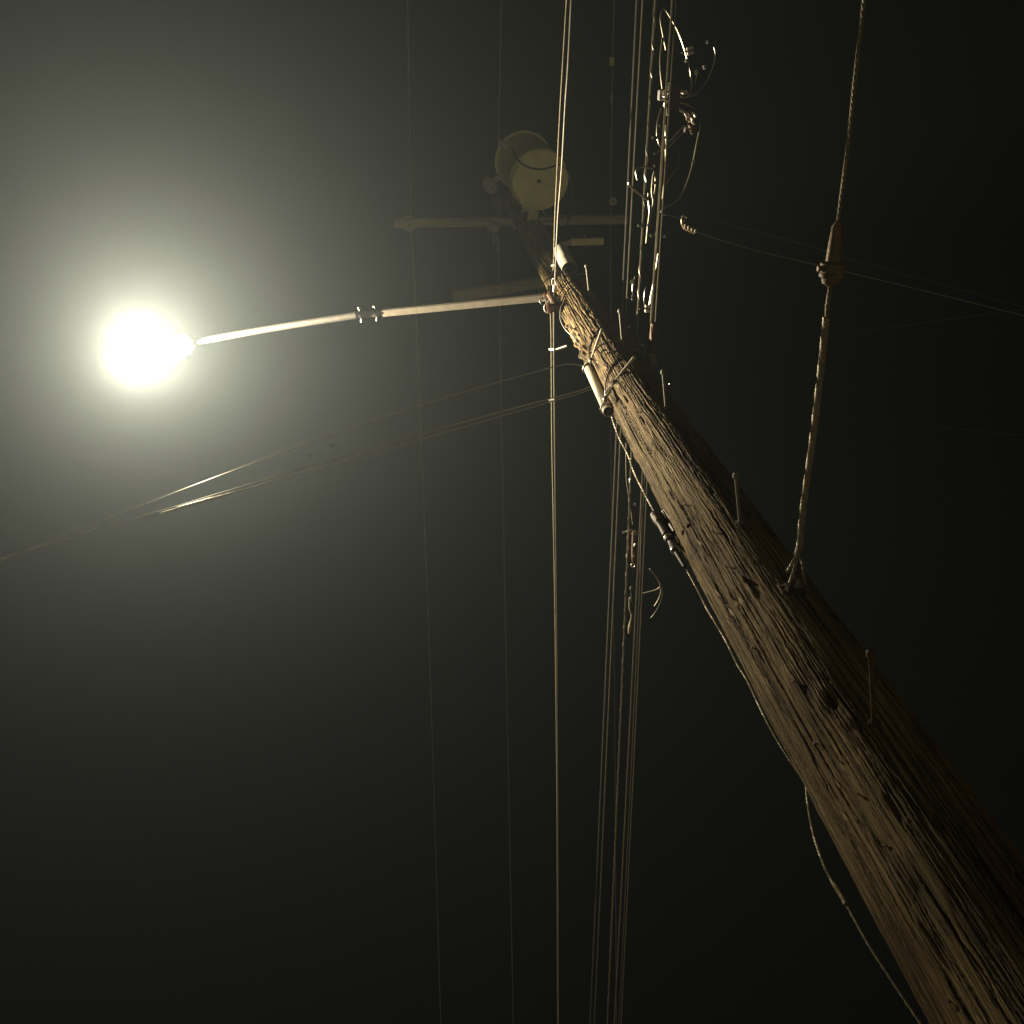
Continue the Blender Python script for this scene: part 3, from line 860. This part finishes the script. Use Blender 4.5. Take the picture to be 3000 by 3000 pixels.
TB = empty('tap_block', Q(2025, 350), 'small dark tap block hanging lower right of the splice box', 'tap block')
one('block_body', RUST, lambda bm: lathe(bm, Q(2022, 322), Q(2030, 372) - Q(2022, 322), [(0, .018), (.01, .03), (.045, .03), (.05, .022), (.07, .028), (.1, .026), (.12, .014)], 14), TB)
for (x, y) in ((2016, 343), (2032, 357), (2028, 331), (2036, 364), (2009, 372), (2040, 344)):
    one('lug', ALU, lambda bm: lathe(bm, Q(x, y, 6.84), (rng.uniform(-1, 1), rng.uniform(-1, 1), .2), [(0, .006), (.01, .008), (.026, .006)], 7), TB)

LGp = 'loose cable loops in the bundle'
def lp(pts, r, m, label): return loop(pts, r, m, label, group=LGp)


lp(Z3([(835, 805), (790, 580), (750, 360), (750, 250), (775, 170), (800, 150), (840, 175), (900, 270), (960, 370), (1040, 530), (1100, 690), (1150, 850), (1200, 1030), (1235, 1200), (1250, 1350), (1240, 1450), (1210, 1540), (1150, 1582), (1070, 1562)]), .0042, GREYPE, 'tall narrow cable loop reaching nearly to the top edge')
lp(Z3([(778, 1450), (755, 1250), (742, 1080), (742, 900), (765, 700), (770, 620)]), .0042, GREYPE, 'pale cable rising from the left corner of the splice box')
lp(Z3([(1050, 1662), (1110, 1665), (1170, 1685), (1240, 1725), (1305, 1780)]), .0055, GREYPE, 'short thick pale cable from the splice box down to the tap block')
lp(Z3([(1100, 1790), (1150, 1805), (1195, 1822)]), .005, STRAND, 'very short pale lead entering the tap block from the left')
lp(Z3([(1340, 1500), (1420, 1420), (1520, 1270), (1580, 1130), (1620, 1000), (1635, 880), (1610, 760)]), .003, BLACKPE, 'dim thin cable curving at the far right of the splice box')
lp(Z3([(1235, 1560), (1290, 1535), (1340, 1500)]), .005, DULLALU, 'short grey lead end right of the splice box')
lp(Z3([(760, 1750), (735, 1830), (716, 1900)]) + Z4([(805, 60), (798, 160), (800, 250), (812, 330), (840, 410), (880, 455), (940, 468), (990, 445), (1030, 405), (1120, 310), (1240, 190), (1330, 90)]), .0038, GREYPE, 'cable loop dipping across the bundle below the splice box')
lp(Z4([(750, 540), (768, 555), (800, 545), (850, 495), (900, 450), (960, 395), (1080, 270), (1240, 95)]), .0045, GREYPE, 'bright hooked cable end crossing the bundle')
lp(Z4([(1495, 60), (1485, 180), (1440, 400), (1385, 690), (1345, 840), (1300, 980), (1235, 1140), (1160, 1270), (1100, 1330), (1000, 1385), (900, 1440), (870, 1475), (863, 1505)]), .0050, GREYPE, 'long bright cable sweeping down right of the bundle and hooking back')
lp(Z4([(485, 975), (465, 900), (460, 825), (485, 795), (530, 775), (600, 767), (680, 785), (745, 800)]), .0045, GREYPE, 'short pale arch over the left cables of the bundle')
lp(Z4([(342, 1018), (350, 1050), (400, 1105), (470, 1165), (550, 1222), (600, 1265), (650, 1310)]), .0065, GREYPE, 'pale cable end slanting across the two left cables')
lp(Z4([(755, 840), (735, 920), (722, 1020), (715, 1150), (722, 1240), (738, 1300), (728, 1400), (700, 1510), (680, 1600)]), .0042, STRAND, 'thin cable weaving down the middle of the bundle')
lp(Z4([(755, 850), (775, 960), (775, 1080), (762, 1180), (748, 1290), (735, 1420), (700, 1540), (668, 1700), (640, 1860), (625, 2000)]), .0045, STRAND, 'second thin cable weaving down the middle of the bundle')
lp(Z4([(662, 1190), (660, 1280), (675, 1400), (680, 1500), (668, 1620), (655, 1720), (640, 1850)]), .0055, GREYPE, 'pale slack cable beside the second bundle cable')
lp(Z4([(945, 90), (940, 200), (950, 330), (945, 450), (945, 620), (940, 760), (930, 940), (915, 1080), (893, 1280)]), .0055, GREYPE, 'straight bright cable on the right edge of the bundle')
lp([Q(1929, 743), Q(1922, 790), Q(1913, 840), Q(1907, 870), Q(1903, 900)], .0055, GREYPE, 'bright cable slanting in to join the bundle above the lower clamp')
lp([Q(1861, 810), Q(1856, 826), Q(1853, 850), Q(1856, 862)], .004, GREYPE, 'tiny pale cable curl beside the second cable')
lp([Q(1891, 905, 6.95), Q(1887, 880, 6.95), Q(1889, 855, 6.95), Q(1893, 842, 6.95)], .0035, BLACKPE, 'dark cable curl just above the lower clamp')
lp(Z3([(1300, 1350), (1330, 1240), (1350, 1140)]), .003, BLACKPE, 'dim short lead below the small clips')
lp([Q(1988, 448), Q(1990, 480), Q(1975, 505), Q(1958, 530), Q(1948, 560)], .0028, BLACKPE, 'very dim thin cable falling left from the tap block')


def clip(px, py, label, s=1.0, z=ZB, m=ALU, ang=0.0):
    t_ = empty('cable_clip', Q(px, py, z), label, 'clip', 'small clips on the cables')
    X = Vector((math.cos(ang), math.sin(ang), 0)); Y = Vector((-math.sin(ang), math.cos(ang), 0))
    cc = Q(px, py, z)
    one('clip_jaw', m, lambda bm: box(bm, cc - Y * .011 * s, .032 * s, .014 * s, .022 * s, X, Y, bev=.002), t_)
    one('clip_jaw', m, lambda bm: box(bm, cc + Y * .011 * s, .032 * s, .016 * s, .022 * s, X, Y, bev=.002), t_)
    one('clip_bolt', DKMET, lambda bm: tube(bm, [cc - X * .045 * s, cc + X * .02 * s], .004 * s, 8), t_)


clip(2022, 148, 'bright two-jawed connector on the tall loop near the top', 1.0, ang=-.25, m=CANM, z=6.84)
clip(2010, 178, 'tiny clip below the bright two-jawed connector', .4, ang=-.25)
clip(2064, 197, 'small clip right of the tall loop', .5, ang=-.5)
clip(2040, 211, 'small pale clip just right of the tall loop', .55, ang=-.6)
clip(2031, 475, 'tiny bright clip on the long sweeping cable', .5, ang=.1)
clip(2073, 124, 'tiny grey clip alone at the upper right of the bundle', .35, m=DULLALU, ang=.8)
clip(1932, 368, 'tiny clip left of the cables below the splice box', .35, ang=-.6)
clip(1908, 690, 'tiny clip in the lower bundle', .45, ang=-.4)
clip(1922, 686, 'tiny clip at the right edge of the lower bundle', .4, ang=.3)
clip(1948, 693, 'tiny clip alone right of the lower bundle', .4, ang=.3)
clip(1852, 826, 'small curled clip left of the second cable', .6, ang=-.6)
clip(1857, 872, 'dark clip on the second cable beside the pole', .8, m=DKMET)
clip(1899, 904, 'dark clamp on the right cables beside the pole', 1.1, m=GALV, z=6.75)
clip(1861, 1477, 'small clip on the bright cable below the pole shadow', .45)
clip(1861, 1562, 'bright pair of clips on the cable left of the pole', .7)
clip(1858, 1602, 'small dull clip on the cable left of the pole', .55)
clip(1849, 1722, 'faint clip on the lower left cable', .5, m=STRAND)
clip(1846, 1757, 'bright small clip on the lower left cable', .6)

# ties that band the bundle together
tie_list = [(1931, 403, 'upper'), (1936, 486, 'second'), (1932, 535, 'third'), (1915, 660, 'fourth')]
for x, y, wd in tie_list:
    o = one('cable_tie', BLACKPE, lambda bm: box(bm, Q(x, y, 6.83), .075, .012, .03, bev=.003)); tag(o, 'dark %s tie banding the cable bundle' % wd, 'cable tie', 'ties on the bundle')
o = one('cable_tie', BLACKPE, lambda bm: box(bm, Q(1875, 661, 6.9), .026, .014, .03, bev=.003)); tag(o, 'dark tie on the second cable of the bundle', 'cable tie', 'ties on the bundle')

# splice strung on the cables left of the pole
TS = empty('cable_terminal', Z6([(400, 850)])[0], 'slim dark cable terminal with bright pins hanging left of the pole', 'terminal')
one('terminal_body', RUST, lambda bm: tube(bm, Z6([(435, 845), (432, 1000), (430, 1120), (428, 1180)], 6.85), [.012, .016, .015, .008], 10), TS)
one('terminal_arm', GALV, lambda bm: tube(bm, Z6([(340, 857), (370, 850), (420, 838), (448, 850)]), .006, 8), TS)
one('ring', ALU, lambda bm: torus(bm, Z6([(427, 1122)], 6.8)[0], (.1, .1, 1), .013, .004), TS)
for x, y in ((372, 850), (445, 870), (435, 970), (430, 1035)):
    one('pin', ALU, lambda bm: lathe(bm, Z6([(x, y)], 6.82)[0], (rng.uniform(-1, 1), rng.uniform(-1, 1), 0), [(0, .005), (.012, .007), (.022, .004)], 7), TS)
TT = empty('drop_terminal', Z6([(410, 1600)])[0], 'tapered olive drop terminal at the lower end of the left cables', 'terminal')
one('taper', OLDSTRAND, lambda bm: tube(bm, Z6([(408, 1570), (402, 1620), (396, 1670)]), [.007, .014, .009], 10), TT)
one('link', STRAND, lambda bm: tube(bm, smooth_path(Z6([(402, 1380), (398, 1430), (402, 1480), (415, 1520), (410, 1570)])), .006, 8), TT)
one('hook', DKMET, lambda bm: tube(bm, smooth_path(Z6([(412, 1290), (415, 1350), (418, 1400), (435, 1440), (455, 1445)])), .006, 8), TT)
lp(Z6([(508, 1347), (560, 1335), (610, 1320), (645, 1298)]), .0042, STRAND, 'pale stub of cable sticking out right of the left-hand cables')
lp(Z6([(560, 1150), (600, 1195), (635, 1250), (650, 1300), (648, 1350), (630, 1400), (600, 1450)]), .0035, STRAND, 'thin curved cable right of the pale stub')
lp(Z6([(665, 1290), (662, 1380), (635, 1450), (600, 1510), (570, 1545)]), .003, BLACKPE, 'dim outer curved cable below the pole')
lp(Z6([(372, 130), (370, 300), (375, 440), (395, 580), (410, 680), (425, 790)]), .003, STRAND, 'thin slack wire crossing behind the guy strand left of the pole')
lp(Z6([(503, 645), (497, 800), (490, 1000), (487, 1180)], 6.75), .0060, GREYPE, 'short bright length of cable in the group left of the pole')

# dim boxes hanging in the shade right of the pole
DB = empty('shaded_terminal', Q(1915, 1000, 6.3), 'dim reddish terminal hanging in the shade right of the pole', 'terminal')
one('hanging_plate', RUST, lambda bm: box(bm, Q(1913, 990, 6.5), .03, .16, .06, bev=.003), DB)
one('bright_edge', ALU, lambda bm: tube(bm, [Q(1907, 963, 6.62), Q(1918, 970, 6.62)], .006, 8), DB)
one('lower_pod', OLDSTRAND, lambda bm: tube(bm, [Q(1910, 1038, 6.4), Q(1910, 1052, 6.4), Q(1912, 1068, 6.4)], [.020, .022, .008], 12), DB)

# far line hardware to the right: wedge clamp and drop lines
RG = 'faint service drops right of the pole'
WC = empty('wedge_clamp', Q(2020, 660, 7.0), 'dim brassy wedge clamp on a service drop right of the bundle', 'clamp')
one('wedge_body', RUST, lambda bm: tube(bm, [Q(1999, 652, 7), Q(2008, 662, 7), Q(2038, 676, 7)], [.012, .022, .02], 8), WC)
one('wedge_bail', STRAND, lambda bm: tube(bm, smooth_path([Q(1999, 660, 7), Q(1997, 645, 7), Q(2002, 632, 7), Q(2013, 638, 7)]), .005, 8), WC)
for k in range(4):
    one('wedge_tooth', STRAND, lambda bm: lathe(bm, Q(2006 + k * 10, 669 + k * 4, 6.97), (.2, -.8, .3), [(0, .006), (.02, .008)], 6), WC)


def drop(pts, r, m, label, grp, a=14, b=20):
    return line(ext(pts, a, b), r, m, 'service_drop', label, 'service drop', grp)


drop([Q(1945, 630, 7.0), Q(2000, 642, 7.0), Q(2040, 678, 7.0), Q(2200, 730, 6.98), Q(2430, 785, 6.95), Q(2700, 850, 6.9), Q(3000, 925, 6.85)], .0032, OLDSTRAND, 'faint service drop from the wedge clamp to the right edge, upper one', RG, .02)
drop([Q(1960, 1125, 5.75), Q(2100, 1145, 5.8), Q(2300, 1190, 5.85), Q(2600, 1235, 5.9), Q(3000, 1275, 5.95)], .0028, BLACKPE, 'barely visible service drop crossing the dark right side, lower one', RG, .02)
drop([Q(1960, 1060, 6.4), Q(2200, 1020, 6.4), Q(2420, 985, 6.4), Q(3000, 905, 6.4)], .0025, BLACKPE, 'barely visible service drop rising towards the right edge', RG, .02)
drop([Q(1960, 632, 7.05), Q(2060, 640, 7.05), Q(2300, 700, 7.0), Q(2600, 790, 6.95), Q(3000, 900, 6.9)], .0024, BLACKPE, 'thin dark companion line just above the upper right service drop', RG, .02)

# service drops going off to the left, catching the lamp light
DG = 'service drops running off to the lower left'
zd = 6.55


def swing(px, z0, z1, end):
    """even span through measured points, ending on the pole at end"""
    xs = np.array([p[0] for p in px], float); ys = np.array([p[1] for p in px], float)
    co = np.polyfit(xs, ys, 3)
    out = [Vector(end)]
    for i in range(15):
        x = xs.max() + (xs.min() - xs.max()) * i / 14
        out.append(P(x, float(np.polyval(co, x)), z0 + (z1 - z0) * i / 14))
    return out


d1 = swing([(0, 1634), (230, 1570), (467, 1500), (655, 1440), (900, 1365), (1099, 1309), (1300, 1255), (1500, 1200), (1690, 1145)], 6.42, 6.25, pole_pt(172, 6.38, .01))
drop(d1, .0032, ALU, 'longest bright service drop passing under the glinting splice to the left edge', DG, .02, 20)
d2 = swing([(60, 1618), (228, 1553), (473, 1460), (740, 1356), (883, 1306), (1082, 1234), (1300, 1168), (1500, 1110), (1660, 1066)], 6.68, 6.5, pole_pt(172, 6.66, .01))
drop(d2, .0030, ALU, 'thin service drop above the glinting splice, nearest the lamp', DG, .02, 20)
d3 = swing([(470, 1504), (655, 1451), (755, 1424), (940, 1371), (1099, 1324), (1300, 1268), (1500, 1210), (1690, 1155)], 6.40, 6.32, pole_pt(172, 6.34, .01))
line([*d3], .0028, ALU, 'service_drop', 'lower service drop that ends at the glinting splice', 'service drop', DG)
o = one('splice_sleeve', ALU, lambda bm: tube(bm, smooth_path([P(x, 1504 - (x - 468) * .2787, 6.325) for x in (466, 520, 570, 620, 665, 755)]), [.003] + [.005] * 7 + [.009] * 18 + [.007] * 9 + [.0035] * 6, 10)); tag(o, 'bright glinting splice sleeve on the service drops below the lamp', 'splice')
clip(908, 1335, 'tiny bright clip floating on the drops, left one', .38, z=6.75)
clip(972, 1304, 'tiny bright clip floating on the drops, right one', .38, z=6.8)

# ------------------------------------------------------------------ cable guard and strap on the lamp side
GZ0, GZ1 = 5.98, 6.62
g0 = pole_pt(176, GZ0, .020); g1 = pole_pt(176, GZ1, .020)
g0 = P(1783, 1206, 6.0); g1 = P(1722, 1072, 6.66)
GD = empty('cable_guard', g0, 'smooth pale plastic cable guard tube strapped to the lamp side of the pole', 'cable guard')


def guard(bm):
    d = (g1 - g0).normalized(); _, s, u = frame(d)
    n = 28; rr = .030
    ro, ri = [], []
    for (h, r) in ((0, .026), (.0, .028), (.03, .028), (.035, .027), ((g1 - g0).length - .03, .028), ((g1 - g0).length, .024)):
        ro.append([bm.verts.new(g0 + d * h + (s * math.cos(TAU * k / n) + u * math.sin(TAU * k / n)) * r) for k in range(n)])
    for a, b in zip(ro, ro[1:]):
        for k in range(n): bm.faces.new((a[k], a[(k + 1) % n], b[(k + 1) % n], b[k]))
    inn = [[bm.verts.new(g0 + d * h + (s * math.cos(TAU * k / n) + u * math.sin(TAU * k / n)) * .023) for k in range(n)] for h in (0, .25)]
    for a, b in ((ro[0], inn[0]), (inn[0], inn[1])):
        for k in range(n): bm.faces.new((a[k], a[(k + 1) % n], b[(k + 1) % n], b[k]))
    bm.faces.new(inn[1]); bm.faces.new(ro[-1])


one('guard_tube', PVC, guard, GD)
one('inner_cable', BLACKPE, lambda bm: tube(bm, [g0 + (g1 - g0) * .3, g0 - (g1 - g0).normalized() * .005], .014, 12), GD)
for tt in (.0 + .06, .93):
    c = g0.lerp(g1, tt)
    one('strap', ALU, lambda bm: torus(bm, c, g1 - g0, .033, .0045, 24, 8), GD)
one('strap_buckle', ALU, lambda bm: (box(bm, g1 + Vector((.02, -.02, -.02)), .035, .02, .02, bev=.003), lathe(bm, g1 + Vector((.03, -.03, 0)), (.4, -.8, .3), [(0, .008), (.03, .008)], 8)), GD)
# rod from the guard's lower strap up to the second bolt
ra, rb = P(1797, 1124, 6.12), P(1775, 1168, 5.98)
tag(one('strap_rod', GALV, lambda bm: (tube(bm, [ra, rb], [.006, .008], 10), lathe(bm, rb - (rb - ra).normalized() * .012, rb - ra, [(0, .008), (.01, .014), (.022, .014), (.03, .008)], 12))), 'short bright rod with a ball end above the bottom of the cable guard', 'rod')

# ------------------------------------------------------------------ guy strand down the lamp side of the pole
GY = empty('guy_strand', P(2000, 1640, 4.6), 'steel strand running down close along the left edge of the pole with a grip fitting', 'guy wire')
ga = [P(1792, 1222, 5.95), P(1812, 1280, 5.7), P(1838, 1330, 5.5), P(1860, 1390, 5.3), P(1885, 1440, 5.1), P(1922, 1510, 4.88)]
gb = [P(2012, 1668, 4.48), P(2050, 1740, 4.36), P(2075, 1790, 4.27), P(2120, 1865, 4.12), P(2160, 1945, 3.98), P(2190, 1995, 3.90), P(2245, 2110, 3.72), P(2300, 2205, 3.6), P(2357, 2292, 3.50), P(2364, 2330, 3.46), P(2372, 2390, 3.40), P(2388, 2460, 3.32), P(2412, 2530, 3.24), P(2440, 2585, 3.18), P(2468, 2630, 3.12), P(2500, 2690, 3.05), P(2545, 2770, 2.96), P(2610, 2870, 2.86), P(2700, 3005, 2.74), P(2860, 3250, 2.55)]
gb2 = gb + [pole_pt(-165, 2.0, .02), pole_pt(-165, .9, .02), pole_pt(-165, 0, .02)]
one('upper_strand', STRAND, lambda bm: strand(bm, smooth_path(ga), .0042, 3, .035, 6), GY)
one('lower_strand', STRAND, lambda bm: strand(bm, smooth_path(gb[:15]), .0042, 3, .035, 6), GY)
one('tail_strand', OLDSTRAND, lambda bm: strand(bm, smooth_path(gb2[14:]), .0030, 2, .05, 6), GY)
one('wrap_grip', OLDSTRAND, lambda bm: strand(bm, smooth_path([gb[13], gb[14], gb[14].lerp(gb[15], .35)]), .0065, 4, .03, 6), GY)
v0, v1 = P(1918, 1506, 4.9), P(2006, 1660, 4.5)
vd, vs, vu = frame(v1 - v0)


def vise(bm):
    L_ = (v1 - v0).length
    # open-jaw body: tapered block, barrel and nut
    lathe(bm, v0, vd, [(0, .010), (.005, .020), (.03, .022), (.06, .021), (.085, .017), (.10, .015), (.13, .016), (.17, .017)], 14)
    lathe(bm, v0 + vd * .18, vd, [(0, .015), (.004, .018), (.03, .018), (.034, .012), (.075, .013), (.08, .017), (.10, .017), (.104, .011), (L_ - .18, .008)], 12)


one('strandvise_body', DKMET, vise, GY)
# yoke arms to the pole
yb = on_pole(1998, 1575) or pole_pt(-160, 4.7)
one('yoke', RUST, lambda bm: (tube(bm, smooth_path([v0 + vd * .05, P(1975, 1522, 4.85), P(2000, 1530, 4.82), on_pole(2018, 1541)]), .009, 10),
                              tube(bm, smooth_path([v0 + vd * .17, P(1978, 1600, 4.65), P(1999, 1588, 4.68), on_pole(2004, 1560)]), .010, 10),
                              tube(bm, smooth_path([P(2000, 1588, 4.66), P(2008, 1565, 4.7), P(2012, 1545, 4.78)]), .006, 8)), GY)
one('yoke_plate', DKMET, lambda bm: box(bm, v0 + vd * .10 + Vector((.025, -.008, 0)), .17, .045, .02, vd, (vs * .9 + vu * .3).normalized(), (vd.cross((vs * .9 + vu * .3).normalized())), bev=.006), GY)
for k in (0, 1):
    one('clamp_nut', ALU, lambda bm: lathe(bm, v0 + vd * (.19 + .09 * k) + vs * .0, vd, [(0, .0185), (.004, .0195), (.008, .0185)], 14), GY)
one('loop_ring', GALV, lambda bm: torus(bm, P(2002, 1552, 4.76), (.4, -.8, .5), .014, .0035, arc=.8), GY)
one('side_lug', ALU, lambda bm: box(bm, v0 + vd * .05 - vs * .0 + Vector((-.012, -.016, -.006)), .035, .008, .008, vd, vs, vu), GY)

# ------------------------------------------------------------------ down guy on the right
hk = on_pole(2310, 1722)
RX = hk
RGY = empty('right_guy', hk, 'twisted strand with a collar, rising from the pole to the top edge on the right', 'guy wire')
zr = 3.97
rt = [P(2334, 1628, zr), P(2344, 1590, zr), P(2352, 1500, zr), P(2378, 1310, zr), P(2400, 1130, zr), P(2421, 930, zr), P(2424, 895, zr), P(2440, 790, zr), P(2452, 665, zr), P(2480, 460, zr - .01), P(2505, 230, zr - .02), P(2532, -10, zr - .03), P(2600, -600, zr - .08)]
top_ext = rt[-1] + Vector((.3, -9, -.4))
one('upper_strand', OLDSTRAND, lambda bm: strand(bm, smooth_path(rt[8:] + [rt[-1] + (rt[-1] - rt[-2]) * 2, rt[-1] + (rt[-1] - rt[-2]) * 14]), .0052, 3, .045, 6), RGY)
one('core_strand', OLDSTRAND, lambda bm: strand(bm, smooth_path(rt[:9]), .0060, 3, .045, 6), RGY)
one('preformed_grip', STRAND, lambda bm: strand(bm, smooth_path(rt[:6]), .0102, 5, .055, 6, r_each=.0040), RGY)
one('taper_sleeve', COLLARM, lambda bm: tube(bm, [P(2457, 652, zr), P(2452, 665, zr), P(2446, 720, zr), P(2441, 772, zr)], [.008, .013, .017, .020], 18), RGY)
cd = (P(2438, 805, zr) - P(2443, 765, zr)).normalized()
one('collar', COLLARM, lambda bm: lathe(bm, P(2443, 765, zr), cd, [(0, .022), (.004, .032), (.010, .033), (.013, .031), (.028, .031), (.030, .033), (.038, .033), (.042, .027), (.056, .023), (.064, .011)], 24), RGY)
one('collar_bolt', COLLARM, lambda bm: lathe(bm, P(2424, 785, zr), P(2412, 786, zr) - P(2424, 785, zr), [(0, .012), (.016, .012), (.018, .007), (.026, .007)], 8), RGY)
one('thimble_leg', STRAND, lambda bm: strand(bm, smooth_path([rt[0], P(2322, 1648, zr), P(2305, 1676, zr - .02)]), .0055, 3, .04, 6), RGY)
one('thimble_leg', STRAND, lambda bm: strand(bm, smooth_path([rt[0], P(2331, 1650, zr), P(2321, 1685, zr - .02), P(2311, 1715, zr - .03)]), .005, 3, .04, 6), RGY)
one('thimble_leg', OLDSTRAND, lambda bm: strand(bm, smooth_path([rt[0] + Vector((.004, 0, 0)), P(2348, 1640, zr), P(2354, 1668, zr - .02), P(2362, 1714, zr - .01)]), .005, 3, .04, 6), RGY)
hb = on_pole(2315, 1735)
def wedge(bm, pts, th):
    pts = [Vector(p) for p in pts]; nrm = (pts[1] - pts[0]).cross(pts[2] - pts[0]).normalized() * th
    a_ = [bm.verts.new(p) for p in pts]; b_ = [bm.verts.new(p + nrm) for p in pts]
    bm.faces.new(a_); bm.faces.new(b_[::-1])
    for i in range(3): bm.faces.new((a_[i], a_[(i + 1) % 3], b_[(i + 1) % 3], b_[i]))


one('hook_plate', CANM, lambda bm: wedge(bm, [P(2299, 1713, zr - .04), P(2312, 1711, zr - .04), P(2309, 1743, zr - .02)], .006), RGY)
one('plate_ledge', STRAND, lambda bm: tube(bm, [P(2312, 1711, zr - .04), P(2284, 1716, zr - .02), P(2279, 1706, zr - .01)], .0035, 6), RGY)
one('base_plate', RUST, lambda bm: box(bm, on_pole(2316, 1730) + Vector((0, -.006, 0)), .07, .008, .05, bev=.002), RGY)
one('anchor_bolt', GALV, lambda bm: lathe(bm, on_pole(2335, 1728) + Vector((0, -.008, 0)), (.1, -1, 0), [(0, .012), (.01, .012), (.011, .006), (.03, .006)], 6), RGY)
one('anchor_bolt', GALV, lambda bm: lathe(bm, on_pole(2296, 1742) + Vector((0, -.002, 0)), (.1, -1, 0), [(0, .009), (.008, .009), (.009, .004), (.02, .004)], 6), RGY)
one('eye_bolt', RUST, lambda bm: tube(bm, [on_pole(2364, 1742), P(2362, 1712, zr - .01)], .008, 8), RGY)

# thin ground wire stapled along the left flank below the guard (the pale line on the pole's edge)
gw = [pole_pt(168 + 3 * math.sin(z * 5), z, .006 + .004 * math.sin(z * 9)) for z in np.arange(3.3, 4.3, .08)]
tag(one('ground_wire', STRAND, lambda bm: tube(bm, gw, .0022, 6)), 'thin wire stapled along the lower left edge of the pole', 'wire')

# ------------------------------------------------------------------ haze
bm = bmesh.new(); box(bm, (0, 0, 6.2), 640, 640, 14.6)
hz = obj('haze', bm, None if False else GROUND, smooth=False)
hz.data.materials.clear()
HM = bpy.data.materials.new('haze_air'); HM.use_nodes = True; t = HM.node_tree; t.nodes.clear()
out = t.nodes.new('ShaderNodeOutputMaterial'); pv = t.nodes.new('ShaderNodeVolumePrincipled')
pv.inputs['Color'].default_value = (*HAZE_COL, 1); pv.inputs['Density'].default_value = HAZE_DENSITY; pv.inputs['Anisotropy'].default_value = HAZE_G
t.links.new(pv.outputs[0], out.inputs['Volume']); hz.data.materials.append(HM)
tag(hz, kind='stuff')
